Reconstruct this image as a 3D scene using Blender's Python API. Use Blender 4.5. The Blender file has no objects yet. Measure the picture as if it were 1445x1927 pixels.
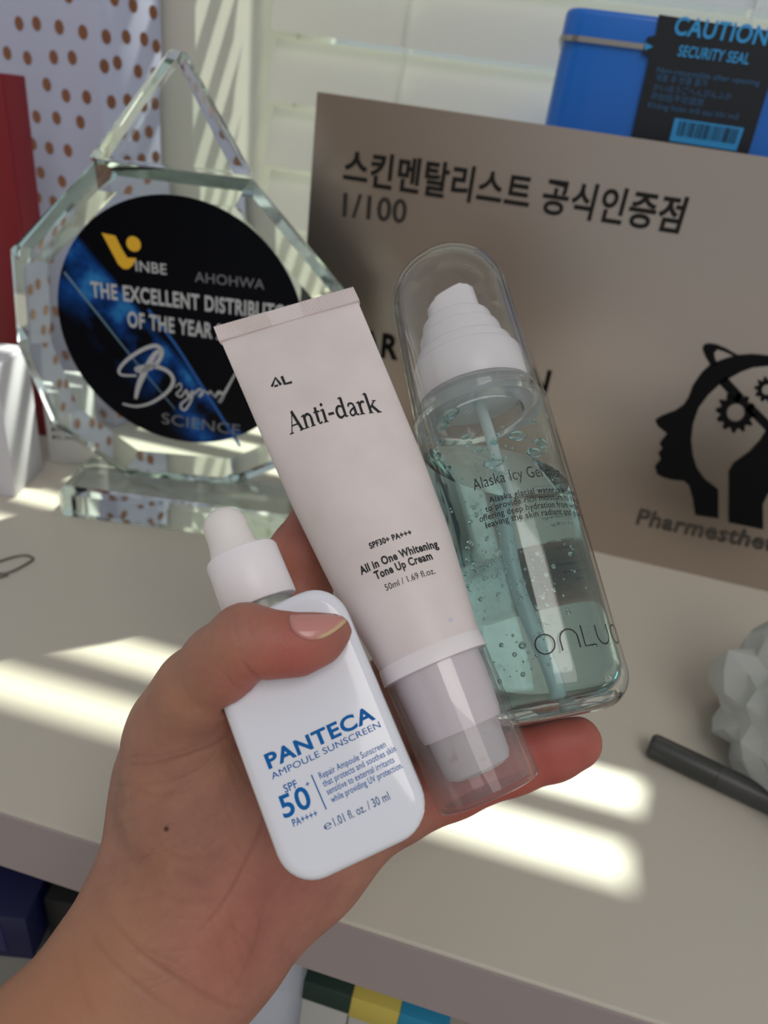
import bpy, bmesh, math, random
import numpy as np
from mathutils import Vector, Matrix
from mathutils.bvhtree import BVHTree
random.seed(7); np.random.seed(7)
scene = bpy.context.scene
COL = scene.collection

# ---------------------------------------------------------------- camera
F = 1302.0; PPX, PPY = 722.5, 963.5          # focal length and centre in photo pixels (1445 x 1927)
CAMH = 0.26                                   # camera height above the shelf top
Z0 = 0.90                                     # height of the shelf top above the floor
XC = Vector((.964, -.225, .142)).normalized()   # world X seen in camera axes (right, up, back)
ZC = Vector((.1276, .859, .496)); ZC = (ZC - XC*ZC.dot(XC)).normalized()
YC = ZC.cross(XC)
RM = Matrix((XC, YC, ZC))                     # camera axes -> world axes
CAM = Vector((0, 0, Z0+CAMH))
cam = bpy.data.objects.new('camera', bpy.data.cameras.new('camera'))
COL.objects.link(cam)
cam.matrix_world = Matrix.Translation(CAM) @ RM.to_4x4()
cam.data.sensor_fit = 'VERTICAL'; cam.data.sensor_height = 36.0; cam.data.sensor_width = 27.0
cam.data.lens = 36.0*F/1927
cam.data.clip_start = 0.01; cam.data.clip_end = 50
cam.data.dof.use_dof = True; cam.data.dof.focus_distance = 0.187; cam.data.dof.aperture_fstop = 13.0
scene.camera = cam

# ---------------------------------------------------------------- light
w = bpy.data.worlds.new('world'); scene.world = w; w.use_nodes = True
wn = w.node_tree.nodes; bgn = wn['Background']
bgn.inputs[0].default_value = (0.92, 0.97, 1.0, 1); bgn.inputs[1].default_value = 0.42
sun = bpy.data.objects.new('sun', bpy.data.lights.new('sun', 'SUN')); COL.objects.link(sun)
sun.data.energy = 12.0; sun.data.color = (1.0, 0.975, 0.85); sun.data.angle = math.radians(0.9)
sun.data.cycles.is_caustics_light = True
SUNDIR = Vector((-0.25, -1.0, -1.379)).normalized()
sun.rotation_euler = SUNDIR.to_track_quat('-Z', 'Y').to_euler(); sun.location = (0, 3, 4)
def area(name, loc, target, size, power, color):
    o = bpy.data.objects.new(name, bpy.data.lights.new(name, 'AREA')); COL.objects.link(o)
    o.data.size = size; o.data.energy = power; o.data.color = color
    o.location = loc; o.rotation_euler = (Vector(target)-Vector(loc)).to_track_quat('-Z', 'Y').to_euler()
    return o
area('added_key_light', (0.5, -0.9, 2.5), (0, 0.2, 0.9), 1.0, 11.5, (1.0, 0.93, 0.87))  # unseen soft key light, added above and behind the camera
scene.view_settings.view_transform = 'Standard'
try: scene.view_settings.look = 'None'
except Exception: pass
scene.view_settings.gamma = 1.0; scene.view_settings.exposure = 0.0
scene.view_settings.use_curve_mapping = False
cy = scene.cycles
cy.max_bounces = 20; cy.transmission_bounces = 20; cy.transparent_max_bounces = 20; cy.diffuse_bounces = 5; cy.glossy_bounces = 6
cy.sample_clamp_indirect = 3.0; cy.blur_glossy = 0.5
cy.use_denoising = True

# ---------------------------------------------------------------- geometry helpers
def ray(px, py):                              # world direction with unit camera depth
    return RM @ Vector(((px-PPX)/F, -(py-PPY)/F, -1.0))
def P(px, py, d): return CAM + ray(px, py)*d
def onplane(px, py, pt, n):
    r = ray(px, py); return CAM + r*((Vector(pt)-CAM).dot(n)/r.dot(n))
def onY(px, py, Y): return onplane(px, py, (0, Y, 0), Vector((0, 1, 0)))
def onZ(px, py, z=0.0): return onplane(px, py, (0, 0, Z0+z), Vector((0, 0, 1)))
class Frame:
    def __init__(s, o, U, A, N):
        s.o = Vector(o); s.U = U; s.A = A; s.N = N
        s.m = Matrix(((U.x, A.x, N.x, s.o.x), (U.y, A.y, N.y, s.o.y), (U.z, A.z, N.z, s.o.z), (0, 0, 0, 1)))
        s.inv = s.m.inverted()
    def loc(s, px, py, n=0.0):                # pixel -> (u, v) on the plane N = n
        p = s.inv @ onplane(px, py, s.o + s.N*n, s.N); return (p.x, p.y)
def axis_frame(o, tip, spin=0.0):
    o = Vector(o); A = (Vector(tip)-o).normalized()
    N = (CAM-o); N = (N-A*N.dot(A)).normalized()
    N = Matrix.Rotation(spin, 3, A) @ N
    return Frame(o, A.cross(N), A, N)

def mesh_obj(name, verts, faces, mat, parent=None, smooth=False):
    me = bpy.data.meshes.new(name); me.from_pydata([tuple(v) for v in verts], [], faces); me.update()
    bm = bmesh.new(); bm.from_mesh(me); bmesh.ops.recalc_face_normals(bm, faces=bm.faces); bm.to_mesh(me); bm.free()
    return link(name, me, mat, parent, smooth)
def link(name, me, mat, parent=None, smooth=False):
    if smooth:
        me.polygons.foreach_set('use_smooth', [True]*len(me.polygons))
    if mat: me.materials.append(mat)
    o = bpy.data.objects.new(name, me); COL.objects.link(o)
    if parent: o.parent = parent
    return o
def bm_obj(name, bm, mat, parent=None, smooth=False):
    bmesh.ops.recalc_face_normals(bm, faces=bm.faces)
    me = bpy.data.meshes.new(name); bm.to_mesh(me); bm.free()
    return link(name, me, mat, parent, smooth)
def tag(o, label=None, cat=None, group=None, kind=None):
    if label: o['label'] = label
    if cat: o['category'] = cat
    if group: o['group'] = group
    if kind: o['kind'] = kind
    return o
def empty(name, label, cat, m=None, group=None):
    o = bpy.data.objects.new(name, None); COL.objects.link(o); o.empty_display_size = .01
    if m is not None: o.matrix_world = m
    return tag(o, label, cat, group)
def autosmooth(o, ang=40):
    me = o.data; bm = bmesh.new(); bm.from_mesh(me)
    for e in bm.edges:
        if len(e.link_faces) == 2: e.smooth = e.calc_face_angle(0) < math.radians(ang)
    for f in bm.faces: f.smooth = True
    bm.to_mesh(me); bm.free(); return o
def box_bm(bm, lo, hi, bev=0.0, seg=2):
    r = bmesh.ops.create_cube(bm, size=1.0)
    c = [(a+b)/2 for a, b in zip(lo, hi)]; s = [b-a for a, b in zip(lo, hi)]
    for v in r['verts']: v.co = Vector((c[0]+v.co.x*s[0], c[1]+v.co.y*s[1], c[2]+v.co.z*s[2]))
    if bev:
        es = list({e for v in r['verts'] for e in v.link_edges})
        bmesh.ops.bevel(bm, geom=es, offset=bev, segments=seg, affect='EDGES', profile=0.5)
    return bm
def box(name, lo, hi, mat, parent=None, bev=0.0, seg=2):
    o = bm_obj(name, box_bm(bmesh.new(), lo, hi, bev, seg), mat, parent)
    return autosmooth(o, 35) if bev else o
def lathe(name, prof, mat, parent=None, n=64, axis='y', off=(0, 0), closed=False, smooth=True, ang=38):
    """profile of (radius, height); revolved about the local axis"""
    vs = []; fs = []; rings = []
    for r, h in prof:
        if r < 1e-7:
            rings.append([len(vs)]); vs.append((off[0], h, off[1])); continue
        ring = []
        for k in range(n):
            a = 2*math.pi*k/n; ring.append(len(vs)); vs.append((off[0]+r*math.cos(a), h, off[1]+r*math.sin(a)))
        rings.append(ring)
    prs = list(zip(rings, rings[1:]))
    if closed: prs.append((rings[-1], rings[0]))
    for a, b in prs:
        for k in range(n):
            k2 = (k+1) % n
            if len(a) == 1 and len(b) == 1: continue
            if len(a) == 1: fs.append((a[0], b[k], b[k2]))
            elif len(b) == 1: fs.append((a[k], b[0], a[k2]))
            else: fs.append((a[k], b[k], b[k2], a[k2]))
    if axis == 'z': vs = [(x, -z, y) for x, y, z in vs]
    o = mesh_obj(name, vs, fs, mat, parent)
    return autosmooth(o, ang) if smooth else o
def arc(cx, cy_, r, a0, a1, n):               # profile arc helper, degrees
    return [(cx+r*math.cos(math.radians(a0+(a1-a0)*i/n)), cy_+r*math.sin(math.radians(a0+(a1-a0)*i/n))) for i in range(n+1)]
def catmull(pts, n=8, closed=False):
    P_ = [Vector(p) for p in pts]; out = []
    m = len(P_); rng = range(m if closed else m-1)
    for i in rng:
        g = (lambda k: P_[k % m]) if closed else (lambda k: P_[min(max(k, 0), m-1)])
        a, b, c, d = g(i-1), g(i), g(i+1), g(i+2)
        for j in range(n):
            t = j/n
            out.append(0.5*((2*b)+(c-a)*t+(2*a-5*b+4*c-d)*t*t+(3*b-a-3*c+d)*t**3))
    if not closed: out.append(P_[-1].copy())
    return out
def tube_mesh(name, pts, r, mat, parent=None, n=10, smooth=3, closed=False, caps=True):
    pts = catmull(pts, smooth, closed) if smooth else [Vector(p) for p in pts]
    vs = []; fs = []; up = Vector((0.13, 0.37, 0.92)).normalized(); m = len(pts)
    for i, p in enumerate(pts):
        t = (pts[(i+1) % m]-pts[i-1]) if closed else (pts[min(i+1, m-1)]-pts[max(i-1, 0)])
        t.normalize(); a = t.cross(up).normalized(); b = a.cross(t); up = b if b.length > .1 else up
        rr = r(i/(m-1)) if callable(r) else r
        for k in range(n):
            an = 2*math.pi*k/n; vs.append(p+(a*math.cos(an)+b*math.sin(an))*rr)
    for i in range(m if closed else m-1):
        for k in range(n):
            i2 = (i+1) % m
            fs.append((i*n+k, i*n+(k+1) % n, i2*n+(k+1) % n, i2*n+k))
    if not closed and caps: fs.append(tuple(range(n))); fs.append(tuple((m-1)*n+k for k in range(n)))
    return autosmooth(mesh_obj(name, vs, fs, mat, parent), 60)

# ---- flat artwork: lists of (verts2d, faces) mapped onto a surface
def text2d(body, offset=0.0, shear=0.0):
    if 'M' in body: offset = 0.0
    c = bpy.data.curves.new('text', 'FONT'); c.body = body; c.offset = offset; c.shear = shear; c.space_character = 1.03+offset*1.8
    c.resolution_u = 4
    o = bpy.data.objects.new('text', c); COL.objects.link(o)
    dg = bpy.context.evaluated_depsgraph_get(); dg.update()
    m = bpy.data.meshes.new_from_object(o.evaluated_get(dg))
    vs = [(v.co.x, v.co.y) for v in m.vertices]; fs = [tuple(p.vertices) for p in m.polygons]
    bpy.data.objects.remove(o); bpy.data.curves.remove(c); bpy.data.meshes.remove(m)
    x0 = min(v[0] for v in vs); x1 = max(v[0] for v in vs)
    return [((x-x0)/(x1-x0), y) for x, y in vs], fs, (x1-x0)
CAPH = 0.70
def merge(arts):
    V = []; Fc = []
    for vs, fs in arts:
        k = len(V); V += list(vs); Fc += [tuple(i+k for i in f) for f in fs]
    return V, Fc
def ribbon(pts, wd, n=6, smooth=True):
    pts = catmull([Vector((p[0], p[1])) for p in pts], n) if smooth and len(pts) > 2 else [Vector((p[0], p[1])) for p in pts]
    m = len(pts); V = []; Fc = []
    for i, p in enumerate(pts):
        t = pts[min(i+1, m-1)]-pts[max(i-1, 0)]
        if t.length < 1e-9: t = Vector((1, 0))
        t.normalize(); nn = Vector((-t.y, t.x)); q = (wd(i/(m-1)) if callable(wd) else wd)/2
        V.append(tuple(p+nn*q)); V.append(tuple(p-nn*q))
    for i in range(m-1): Fc.append((2*i, 2*i+1, 2*i+3, 2*i+2))
    return V, Fc
def disc2d(cx, cy_, r, n=24, ri=0.0):
    if ri <= 0:
        return [(cx+r*math.cos(2*math.pi*k/n), cy_+r*math.sin(2*math.pi*k/n)) for k in range(n)], [tuple(range(n))]
    V = []; Fc = []
    for k in range(n):
        a = 2*math.pi*k/n; V += [(cx+r*math.cos(a), cy_+r*math.sin(a)), (cx+ri*math.cos(a), cy_+ri*math.sin(a))]
    for k in range(n):
        j = (k+1) % n; Fc.append((2*k, 2*j, 2*j+1, 2*k+1))
    return V, Fc
def put(name, art, mp, mat, parent, thick=0.0):
    V, Fc = art
    me = bpy.data.meshes.new(name); me.from_pydata([tuple(mp(x, y)) for x, y in V], [], Fc); me.update()
    if thick:
        bm = bmesh.new(); bm.from_mesh(me)
        r = bmesh.ops.extrude_face_region(bm, geom=list(bm.faces))
        bmesh.ops.translate(bm, vec=(0, 0, thick), verts=[e for e in r['geom'] if isinstance(e, bmesh.types.BMVert)])
        bmesh.ops.recalc_face_normals(bm, faces=bm.faces); bm.to_mesh(me); bm.free()
    return link(name, me, mat, parent)
def line_text(body, a, b, hgt, offset=0.0, shear=0.0):
    """text whose baseline runs from a to b (2d local), cap height hgt"""
    vs, fs, wd = text2d(body, offset, shear)
    ax, ay = a; dx, dy = b[0]-a[0], b[1]-a[1]; L = math.hypot(dx, dy); nx, ny = -dy/L, dx/L; s = hgt/CAPH
    return [(ax+dx*x+nx*y*s, ay+dy*x+ny*y*s) for x, y in vs], fs

# ---------------------------------------------------------------- materials
def s2l(c):
    return tuple(((x/255)/12.92 if x/255 <= .04045 else ((x/255+.055)/1.055)**2.4) for x in c)+(1,)
def mat(name, rgb, rough=.5, metal=0.0, trans=0.0, ior=1.45, spec=.5, noise=None, bump=None, sss=0.0, coat=0.0, aniso=0.0, lin=False, alpha=1.0):
    m = bpy.data.materials.new(name); m.use_nodes = True; nt = m.node_tree; b = nt.nodes['Principled BSDF']
    col = rgb+(1,) if lin else s2l(rgb)
    b.inputs['Base Color'].default_value = col; b.inputs['Roughness'].default_value = rough
    b.inputs['Metallic'].default_value = metal; b.inputs['Transmission Weight'].default_value = trans
    b.inputs['IOR'].default_value = ior; b.inputs['Specular IOR Level'].default_value = spec
    b.inputs['Coat Weight'].default_value = coat; b.inputs['Anisotropic'].default_value = aniso
    b.inputs['Alpha'].default_value = alpha
    if sss: b.inputs['Subsurface Weight'].default_value = sss; b.inputs['Subsurface Scale'].default_value = .004; b.inputs['Subsurface Radius'].default_value = (1, .35, .2)
    tc = nt.nodes.new('ShaderNodeTexCoord')
    if noise:                                  # (scale, second colour, low, high)
        n = nt.nodes.new('ShaderNodeTexNoise'); n.inputs['Scale'].default_value = noise[0]; n.inputs['Detail'].default_value = 4
        r = nt.nodes.new('ShaderNodeValToRGB'); r.color_ramp.elements[0].position = noise[2]; r.color_ramp.elements[1].position = noise[3]
        r.color_ramp.elements[0].color = col; r.color_ramp.elements[1].color = s2l(noise[1])
        nt.links.new(tc.outputs['Object'], n.inputs['Vector']); nt.links.new(n.outputs['Fac'], r.inputs['Fac']); nt.links.new(r.outputs['Color'], b.inputs['Base Color'])
    if bump:                                   # (scale, strength, distance)
        n = nt.nodes.new('ShaderNodeTexNoise'); n.inputs['Scale'].default_value = bump[0]; n.inputs['Detail'].default_value = 3
        bp = nt.nodes.new('ShaderNodeBump'); bp.inputs['Strength'].default_value = bump[1]; bp.inputs['Distance'].default_value = bump[2]
        nt.links.new(tc.outputs['Object'], n.inputs['Vector']); nt.links.new(n.outputs['Fac'], bp.inputs['Height']); nt.links.new(bp.outputs['Normal'], b.inputs['Normal'])
    return m
def thin_clear(name, tint, refl_rough=.05, ior=1.45, haze=0.0):
    """thin clear sheet: transparent with fresnel reflection"""
    m = bpy.data.materials.new(name); m.use_nodes = True; nt = m.node_tree; nt.nodes.clear()
    out = nt.nodes.new('ShaderNodeOutputMaterial'); tr = nt.nodes.new('ShaderNodeBsdfTransparent'); gl = nt.nodes.new('ShaderNodeBsdfGlossy')
    fr = nt.nodes.new('ShaderNodeMath'); lw_ = nt.nodes.new('ShaderNodeLayerWeight'); pw_ = nt.nodes.new('ShaderNodeMath'); mx = nt.nodes.new('ShaderNodeMixShader')
    lw_.inputs[0].default_value = .5; pw_.operation = 'POWER'; pw_.inputs[1].default_value = 4.0; fr.operation = 'MULTIPLY_ADD'; fr.inputs[1].default_value = .9; fr.inputs[2].default_value = ((ior-1)/(ior+1))**2
    nt.links.new(lw_.outputs['Facing'], pw_.inputs[0]); nt.links.new(pw_.outputs[0], fr.inputs[0])
    tr.inputs[0].default_value = tint+(1,); gl.inputs['Roughness'].default_value = refl_rough
    nt.links.new(fr.outputs[0], mx.inputs[0]); nt.links.new(tr.outputs[0], mx.inputs[1]); nt.links.new(gl.outputs[0], mx.inputs[2])
    last = mx
    if haze:
        df = nt.nodes.new('ShaderNodeBsdfDiffuse'); df.inputs[0].default_value = (.9, .88, .88, 1)
        m2 = nt.nodes.new('ShaderNodeMixShader'); m2.inputs[0].default_value = haze
        nt.links.new(mx.outputs[0], m2.inputs[1]); nt.links.new(df.outputs[0], m2.inputs[2]); last = m2
    nt.links.new(last.outputs[0], out.inputs[0]); return m
def slat_mat():
    m = bpy.data.materials.new('blind_slat'); m.use_nodes = True; nt = m.node_tree; nt.nodes.clear()
    out = nt.nodes.new('ShaderNodeOutputMaterial'); d = nt.nodes.new('ShaderNodeBsdfDiffuse'); t = nt.nodes.new('ShaderNodeBsdfTranslucent')
    d.inputs[0].default_value = (.72, .72, .68, 1); t.inputs[0].default_value = (.84, .84, .80, 1)
    mx = nt.nodes.new('ShaderNodeMixShader'); mx.inputs[0].default_value = .18
    nt.links.new(d.outputs[0], mx.inputs[1]); nt.links.new(t.outputs[0], mx.inputs[2]); nt.links.new(mx.outputs[0], out.inputs[0]); return m
M_shelf = mat('white_laminate', (186, 180, 168), .42, bump=(900, .05, .0004))
M_edge = mat('laminate_edge', (172, 164, 164), .5)
M_wall = mat('painted_wall', (205, 203, 192), .7)
M_white = mat('white_plastic', (236, 229, 232), .33)
M_tube = mat('tube_plastic', (226, 214, 214), .42, noise=(60, (214, 202, 198), .35, .8), bump=(140, .12, .0006))
M_gloss = mat('glossy_white_plastic', (228, 230, 240), .14, coat=.4)
M_bulb = mat('rubber_bulb', (232, 226, 224), .48)
M_ink = mat('black_ink', (22, 24, 28), .4)
M_blueink = mat('blue_ink', (0, 96, 170), .55, spec=.2)
M_slat = slat_mat()

# ---------------------------------------------------------------- the setting
YB = 0.70      # plane of the blind
XL = -0.290    # left reveal of the window
tag(box('floor', (-2.2, -2.5, -.05), (2.2, 1.2, 0), mat('grey_floor', (120, 115, 110), .6)), kind='structure')
tag(box('wall_left', (XL-.30, .575, Z0-.04), (XL, .80, Z0+1.3), M_wall), kind='structure')
tag(box('wall_back', (-2.2, .80, 0), (2.2, .86, Z0-.04), M_wall), kind='structure')
tag(box('wall_back', (XL-.3, .811, Z0+.925), (1.25, .86, Z0+1.5), M_wall), kind='structure')
fr = box('window_1', (XL-.02, .80, Z0-.04), (1.25, .83, Z0+.02), M_wall); tag(fr, kind='structure')
M_frame = mat('window_frame_paint', (215, 215, 210), .4)
for lo, hi in (((XL, .795, Z0+.02), (XL+.03, .83, Z0+.853)), ((.245, .795, Z0+.02), (.345, .83, Z0+.853)), ((1.2, .795, Z0+.02), (1.25, .83, Z0+.853)), ((XL, .795, Z0+.853), (1.25, .8105, Z0+.93))):  # the wide middle post is added, unseen, to end the sun bands
    box('window_frame', lo, hi, M_frame, fr, .003)
box('pane', (XL+.03, .808, Z0+.02), (.245, .812, Z0+.8525), thin_clear('window_glass', (.93, .97, .95)), fr)
box('pane', (.345, .808, Z0+.02), (1.2, .812, Z0+.8525), bpy.data.materials['window_glass'], fr)

# shelf unit
YF = 0.1465; ST = .038
M_band = mat('edge_band_plastic', (158, 146, 146), .5)
sb_ = tag(box('shelf_board', (-.9, YF, Z0-ST), (1.1, .80, Z0), M_shelf, None, .0016, 3), 'thick white laminate shelf board carrying the award and the sign', 'shelf')
sb_.cycles.is_caustics_receiver = True
tag(box('lower_shelf', (-.9, YF+.02, Z0-.36), (1.1, .755, Z0-.34), M_shelf, None, .001), 'lower white shelf board carrying the cartons', 'shelf')
tag(box('wall_rear', (-.9, .76, .0), (1.1, .79, Z0-ST-.001), M_wall), kind='structure')

box('edge_band', (-.9, YF-.0008, Z0-ST+.0004), (1.1, YF, Z0-.0012), M_band, sb_)
tag(box('dark_reflection_wall', (-2.2, -1.7, 0), (-.25, -1.62, Z0+1.2), mat('reflection_wall_dark', (62, 56, 52), .8)), kind='structure')  # unseen dark panel, added so the sign reflects darker on its left

# venetian blind
bl = empty('window_blind', 'white venetian blind with tilted slats glowing behind the metal sign', 'blind', Matrix.Translation((0, YB, Z0)))
PITCH = .0535; SW = .0535; TH = math.radians(71)
zs0 = None
p62 = onY(500, 62, YB).z - Z0
nsl = 21; slat_me = None
k0 = -int((p62)/PITCH)-0
for i in range(nsl):
    zc = p62-.026 + (i+k0)*PITCH
    if zc < .026: continue
    if slat_me is None:
        vs = []; fs = []; nseg = 8; X0, X1 = XL+.012, 1.15; nx = 2
        for s in range(nseg+1):
            t = s/nseg-.5; bow = .0022*(1-4*t*t)
            y = t*SW*math.cos(TH); z = t*SW*math.sin(TH)
            y += -bow*math.sin(TH); z += bow*math.cos(TH)
            for x in (X0, X1):
                for q in (0, 1): vs.append((x, y+q*.0006, z))
        for s in range(nseg):
            a = s*4; b = a+4
            fs += [(a, b, b+2, a+2), (a+1, a+3, b+3, b+1), (a, a+1, b+1, b), (a+2, b+2, b+3, a+3)]
        fs += [(0, 2, 3, 1), (nseg*4, nseg*4+1, nseg*4+3, nseg*4+2)]
        o = mesh_obj('slat', vs, fs, M_slat, bl); autosmooth(o, 50); slat_me = o.data
    else:
        o = bpy.data.objects.new('slat', slat_me); COL.objects.link(o); o.parent = bl
    o.location = (0, 0, zc)
M_cord = mat('blind_cord', (225, 225, 212), .7)
for px in (772, 1402):
    x = onY(px, 60, YB).x
    for dy in (-.012, .012):
        tube_mesh('ladder_cord', [(x, dy, .01), (x, dy, .5), (x, dy, 1.12)], .0011, M_cord, bl, 6, 0)
box('headrail', (XL+.008, -.022, 1.12), (1.155, .022, 1.16), M_frame, bl, .002)
box('bottom_rail', (XL+.010, -.022, .001), (1.15, .022, .012), M_frame, bl, .002)

# ---------------------------------------------------------------- metal sign
YS = 0.463
def brushed():
    m = mat('brushed_steel', (186, 172, 162), .31, metal=1.0, aniso=.35); nt = m.node_tree; b = nt.nodes['Principled BSDF']
    tc = nt.nodes.new('ShaderNodeTexCoord'); mp = nt.nodes.new('ShaderNodeMapping'); mp.inputs['Scale'].default_value = (6, 900, 900)
    n = nt.nodes.new('ShaderNodeTexNoise'); n.inputs['Scale'].default_value = 1.0; n.inputs['Detail'].default_value = 3
    bp = nt.nodes.new('ShaderNodeBump'); bp.inputs['Strength'].default_value = .12; bp.inputs['Distance'].default_value = .0005
    nt.links.new(tc.outputs['Object'], mp.inputs[0]); nt.links.new(mp.outputs[0], n.inputs[0]); nt.links.new(n.outputs['Fac'], bp.inputs['Height']); nt.links.new(bp.outputs[0], b.inputs['Normal'])
    return m
c0 = onY(596, 172, YS); x1s = c0.x+.56
SF = Frame((c0.x, YS, Z0), Vector((1, 0, 0)), Vector((0, 0, 1)), Vector((0, -1, 0)))
sg = empty('metal_sign', 'brushed steel plate sign with black Korean lettering and gear head emblem, standing on the shelf', 'sign', SF.m)
sh = c0.z-Z0
box('plate', (0, 0, -.003), (.56, sh, 0), brushed(), sg, .0004, 1)
M_sign = mat('black_paint', (12, 12, 14), .6, spec=.15); M_signg = mat('dark_grey_paint', (52, 49, 47), .6, spec=.2)
def sg_map(x, y): return (x, y, .0004)
def sg_text(name, body, p0, p1, hpx, m=M_sign, off=0.0):
    a = SF.loc(*p0); b = SF.loc(*p1); s = abs(SF.loc(p0[0], p0[1])[1]-SF.loc(p0[0], p0[1]-hpx)[1])
    put(name, line_text(body, a, b, s, off), sg_map, m, sg, .0008)
sg_text('korean_lettering', '스킨멘탈리스트 공식인증점', (646, 338), (1278, 434), 50, mat('sign_lettering_grey', (30, 28, 27), .6, spec=.2), .022)
sg_text('number_lettering', '1/100', (645, 406), (763, 420), 44, M_signg, .012)
sg_text('bold_lettering', 'AR', (676, 664), (748, 676), 44, M_sign, .03)
sg_text('bold_lettering', 'N', (990, 736), (1028, 743), 46, M_sign, .03)
sg_text('name_lettering', 'Pharmesthetic', (1196, 985), (1486, 1044), 30, mat('sign_lettering_soft', (66, 62, 58), .5), .012)
def C7(x, y): return SF.loc(1000+x/3.247, 600+y/3.247)
outer = [(1000,1195),(985,1100),(962,1015),(930,987),(860,980),(800,965),(765,945),(755,900),(790,858),(775,820),(800,790),(782,760),(830,700),(770,652),(755,620),(790,595),(880,560),(930,525),(960,480),(985,410),(1040,330),(1095,278)]
over = [(1180,245),(1260,222),(1350,215),(1445,225),(1560,262),(1680,345),(1770,470),(1810,620),(1800,760)]
inner = [(1730,760),(1740,630),(1700,500),(1620,390),(1520,315),(1445,285),(1350,295),(1280,320),(1200,365),(1150,395),(1080,460),(1020,540),(985,640),(975,740),(985,830),(1010,910),(1060,980),(1140,1040),(1140,1215)]
def poly(pts): return [C7(*p) for p in pts], [tuple(range(len(pts)))]
em = [poly(outer+over+inner),
      poly([(1095,285),(1062,230),(1045,185),(1055,158),(1085,150),(1130,156),(1190,182),(1262,222),(1240,228),(1180,200),(1135,185),(1115,205),(1120,240),(1135,272)]),
      poly([(1205,1240),(1206,930),(1238,880),(1330,815),(1400,740),(1440,670),(1500,640),(1700,640),(1740,760),(1640,900),(1500,1000),(1440,1070),(1412,1130),(1414,1283)])]
def gear(cx, cy_, ro, rr, rh, nt_):
    V = []; Fc = []; n = nt_*4
    for k in range(n):
        a = 2*math.pi*(k+.5)/n; r = ro if k % 4 < 2 else rr
        V += [C7(cx+r*math.cos(a), cy_+r*math.sin(a)), C7(cx+rh*math.cos(a), cy_+rh*math.sin(a))]
    for k in range(n):
        j = (k+1) % n; Fc.append((2*k, 2*j, 2*j+1, 2*k+1))
    return V, Fc
em += [gear(1248, 572, 122, 96, 56, 12), gear(1440, 432, 78, 58, 34, 10)]
def strip(a, b, wd):
    t = Vector((b[0]-a[0], b[1]-a[1])).normalized(); n = Vector((-t.y, t.x))*wd/2
    return poly([(a[0]+n.x, a[1]+n.y), (b[0]+n.x, b[1]+n.y), (b[0]-n.x, b[1]-n.y), (a[0]-n.x, a[1]-n.y)])
em += [strip((1165, 370), (1275, 490), 62), strip((1320, 530), (1480, 690), 56)]
put('head_emblem', merge(em), sg_map, M_sign, sg, .0008)

# ---------------------------------------------------------------- blue tin
YT = 0.500
a = onY(1028, 232, YT); a2 = onY(1056, 60, YT); t1 = onY(1056, 30, YT)
M_blue = mat('blue_enamel', (18, 104, 200), .32, metal=.0, coat=.3); M_rim = mat('tin_rim', (170, 165, 160), .3, metal=1)
TX = (a.x+a2.x)/2; topz = onY(1075, 16, YT+.01).z
TF = Frame((TX, YT, Z0), Vector((1, 0, 0)), Vector((0, 0, 1)), Vector((0, -1, 0)))
tn = empty('storage_tin', 'bright blue metal tin with a black caution seal, standing behind the sign', 'tin', TF.m)
sz = TF.loc(1130, 80)[1]; tw = .205; th = topz-Z0; td = .12
def tin_box(name, lo, hi, top):
    bm = box_bm(bmesh.new(), lo, hi)
    bmesh.ops.bevel(bm, geom=[e for e in bm.edges if abs(e.verts[0].co.y-e.verts[1].co.y) > .001], offset=.012, segments=6, affect='EDGES', profile=.5)
    if top: bmesh.ops.bevel(bm, geom=[e for e in bm.edges if min(e.verts[0].co.y, e.verts[1].co.y) > hi[1]-.0001], offset=.003, segments=3, affect='EDGES', profile=.5)
    return autosmooth(bm_obj(name, bm, M_blue, tn), 35)
tin_box('tin_body', (0, 0, -td), (tw, sz, 0), False)
tin_box('lid', (-.0012, sz+.0016, -td-.0012), (tw+.0012, th, .0012), True)
bm = bmesh.new(); box_bm(bm, (-.0020, sz-.0010, -td-.002), (tw+.002, sz+.0018, .002))
bmesh.ops.bevel(bm, geom=[e for e in bm.edges if abs(e.verts[0].co.y-e.verts[1].co.y) > .001], offset=.011, segments=5, affect='EDGES', profile=.5)
bm_obj('lid_rim', bm, M_rim, tn)
M_seal = mat('black_seal_film', (20, 24, 32), .35); M_sealink = mat('light_blue_ink', (48, 150, 214), .5); M_sealdim = mat('dim_blue_ink', (42, 92, 134), .5)
def tl(px, py): return TF.loc(px, py, .0026)
s_pts = [tl(1240, 27), tl(1234, 66), tl(1218, 70), tl(1208, 100), tl(1222, 108), tl(1190, 250)]
lowl = tl(1184, 282); lowr = tl(1398, 322)
s_pts += [lowl, lowr, tl(1440, 185), tl(1478, 64)]
u_r = tl(1478, 64)
sl = put('security_seal', (s_pts, [tuple(range(len(s_pts)))]), lambda x, y: (x, y, .0022), M_seal, tn, .0002)
tag(sl, 'black seal film with blue print')
def tn_text(name, body, p0, p1, hpx, m, off=0.0):
    a_ = tl(*p0); b_ = tl(*p1); h_ = abs(tl(p0[0], p0[1])[1]-tl(p0[0], p0[1]-hpx)[1])
    put(name, line_text(body, a_, b_, h_, off), lambda x, y: (x, y, .0027), m, sl)
tn_text('warning_lettering', 'CAUTION', (1266, 64), (1440, 85), 35, M_sealink, .022)
tn_text('warning_lettering', 'SECURITY SEAL', (1274, 105), (1407, 121), 21, M_sealink, .018)
tn_text('small_lettering', 'Non-returnable after opening', (1235, 136), (1428, 161), 11, M_sealdim, .005)
tn_text('small_lettering', '개봉 후 반품 불가', (1232, 151), (1329, 163), 11, M_sealdim, .005)
tn_text('small_lettering', 'かいほうごへんぴんふか', (1228, 169), (1375, 188), 11, M_sealdim, .005)
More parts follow.
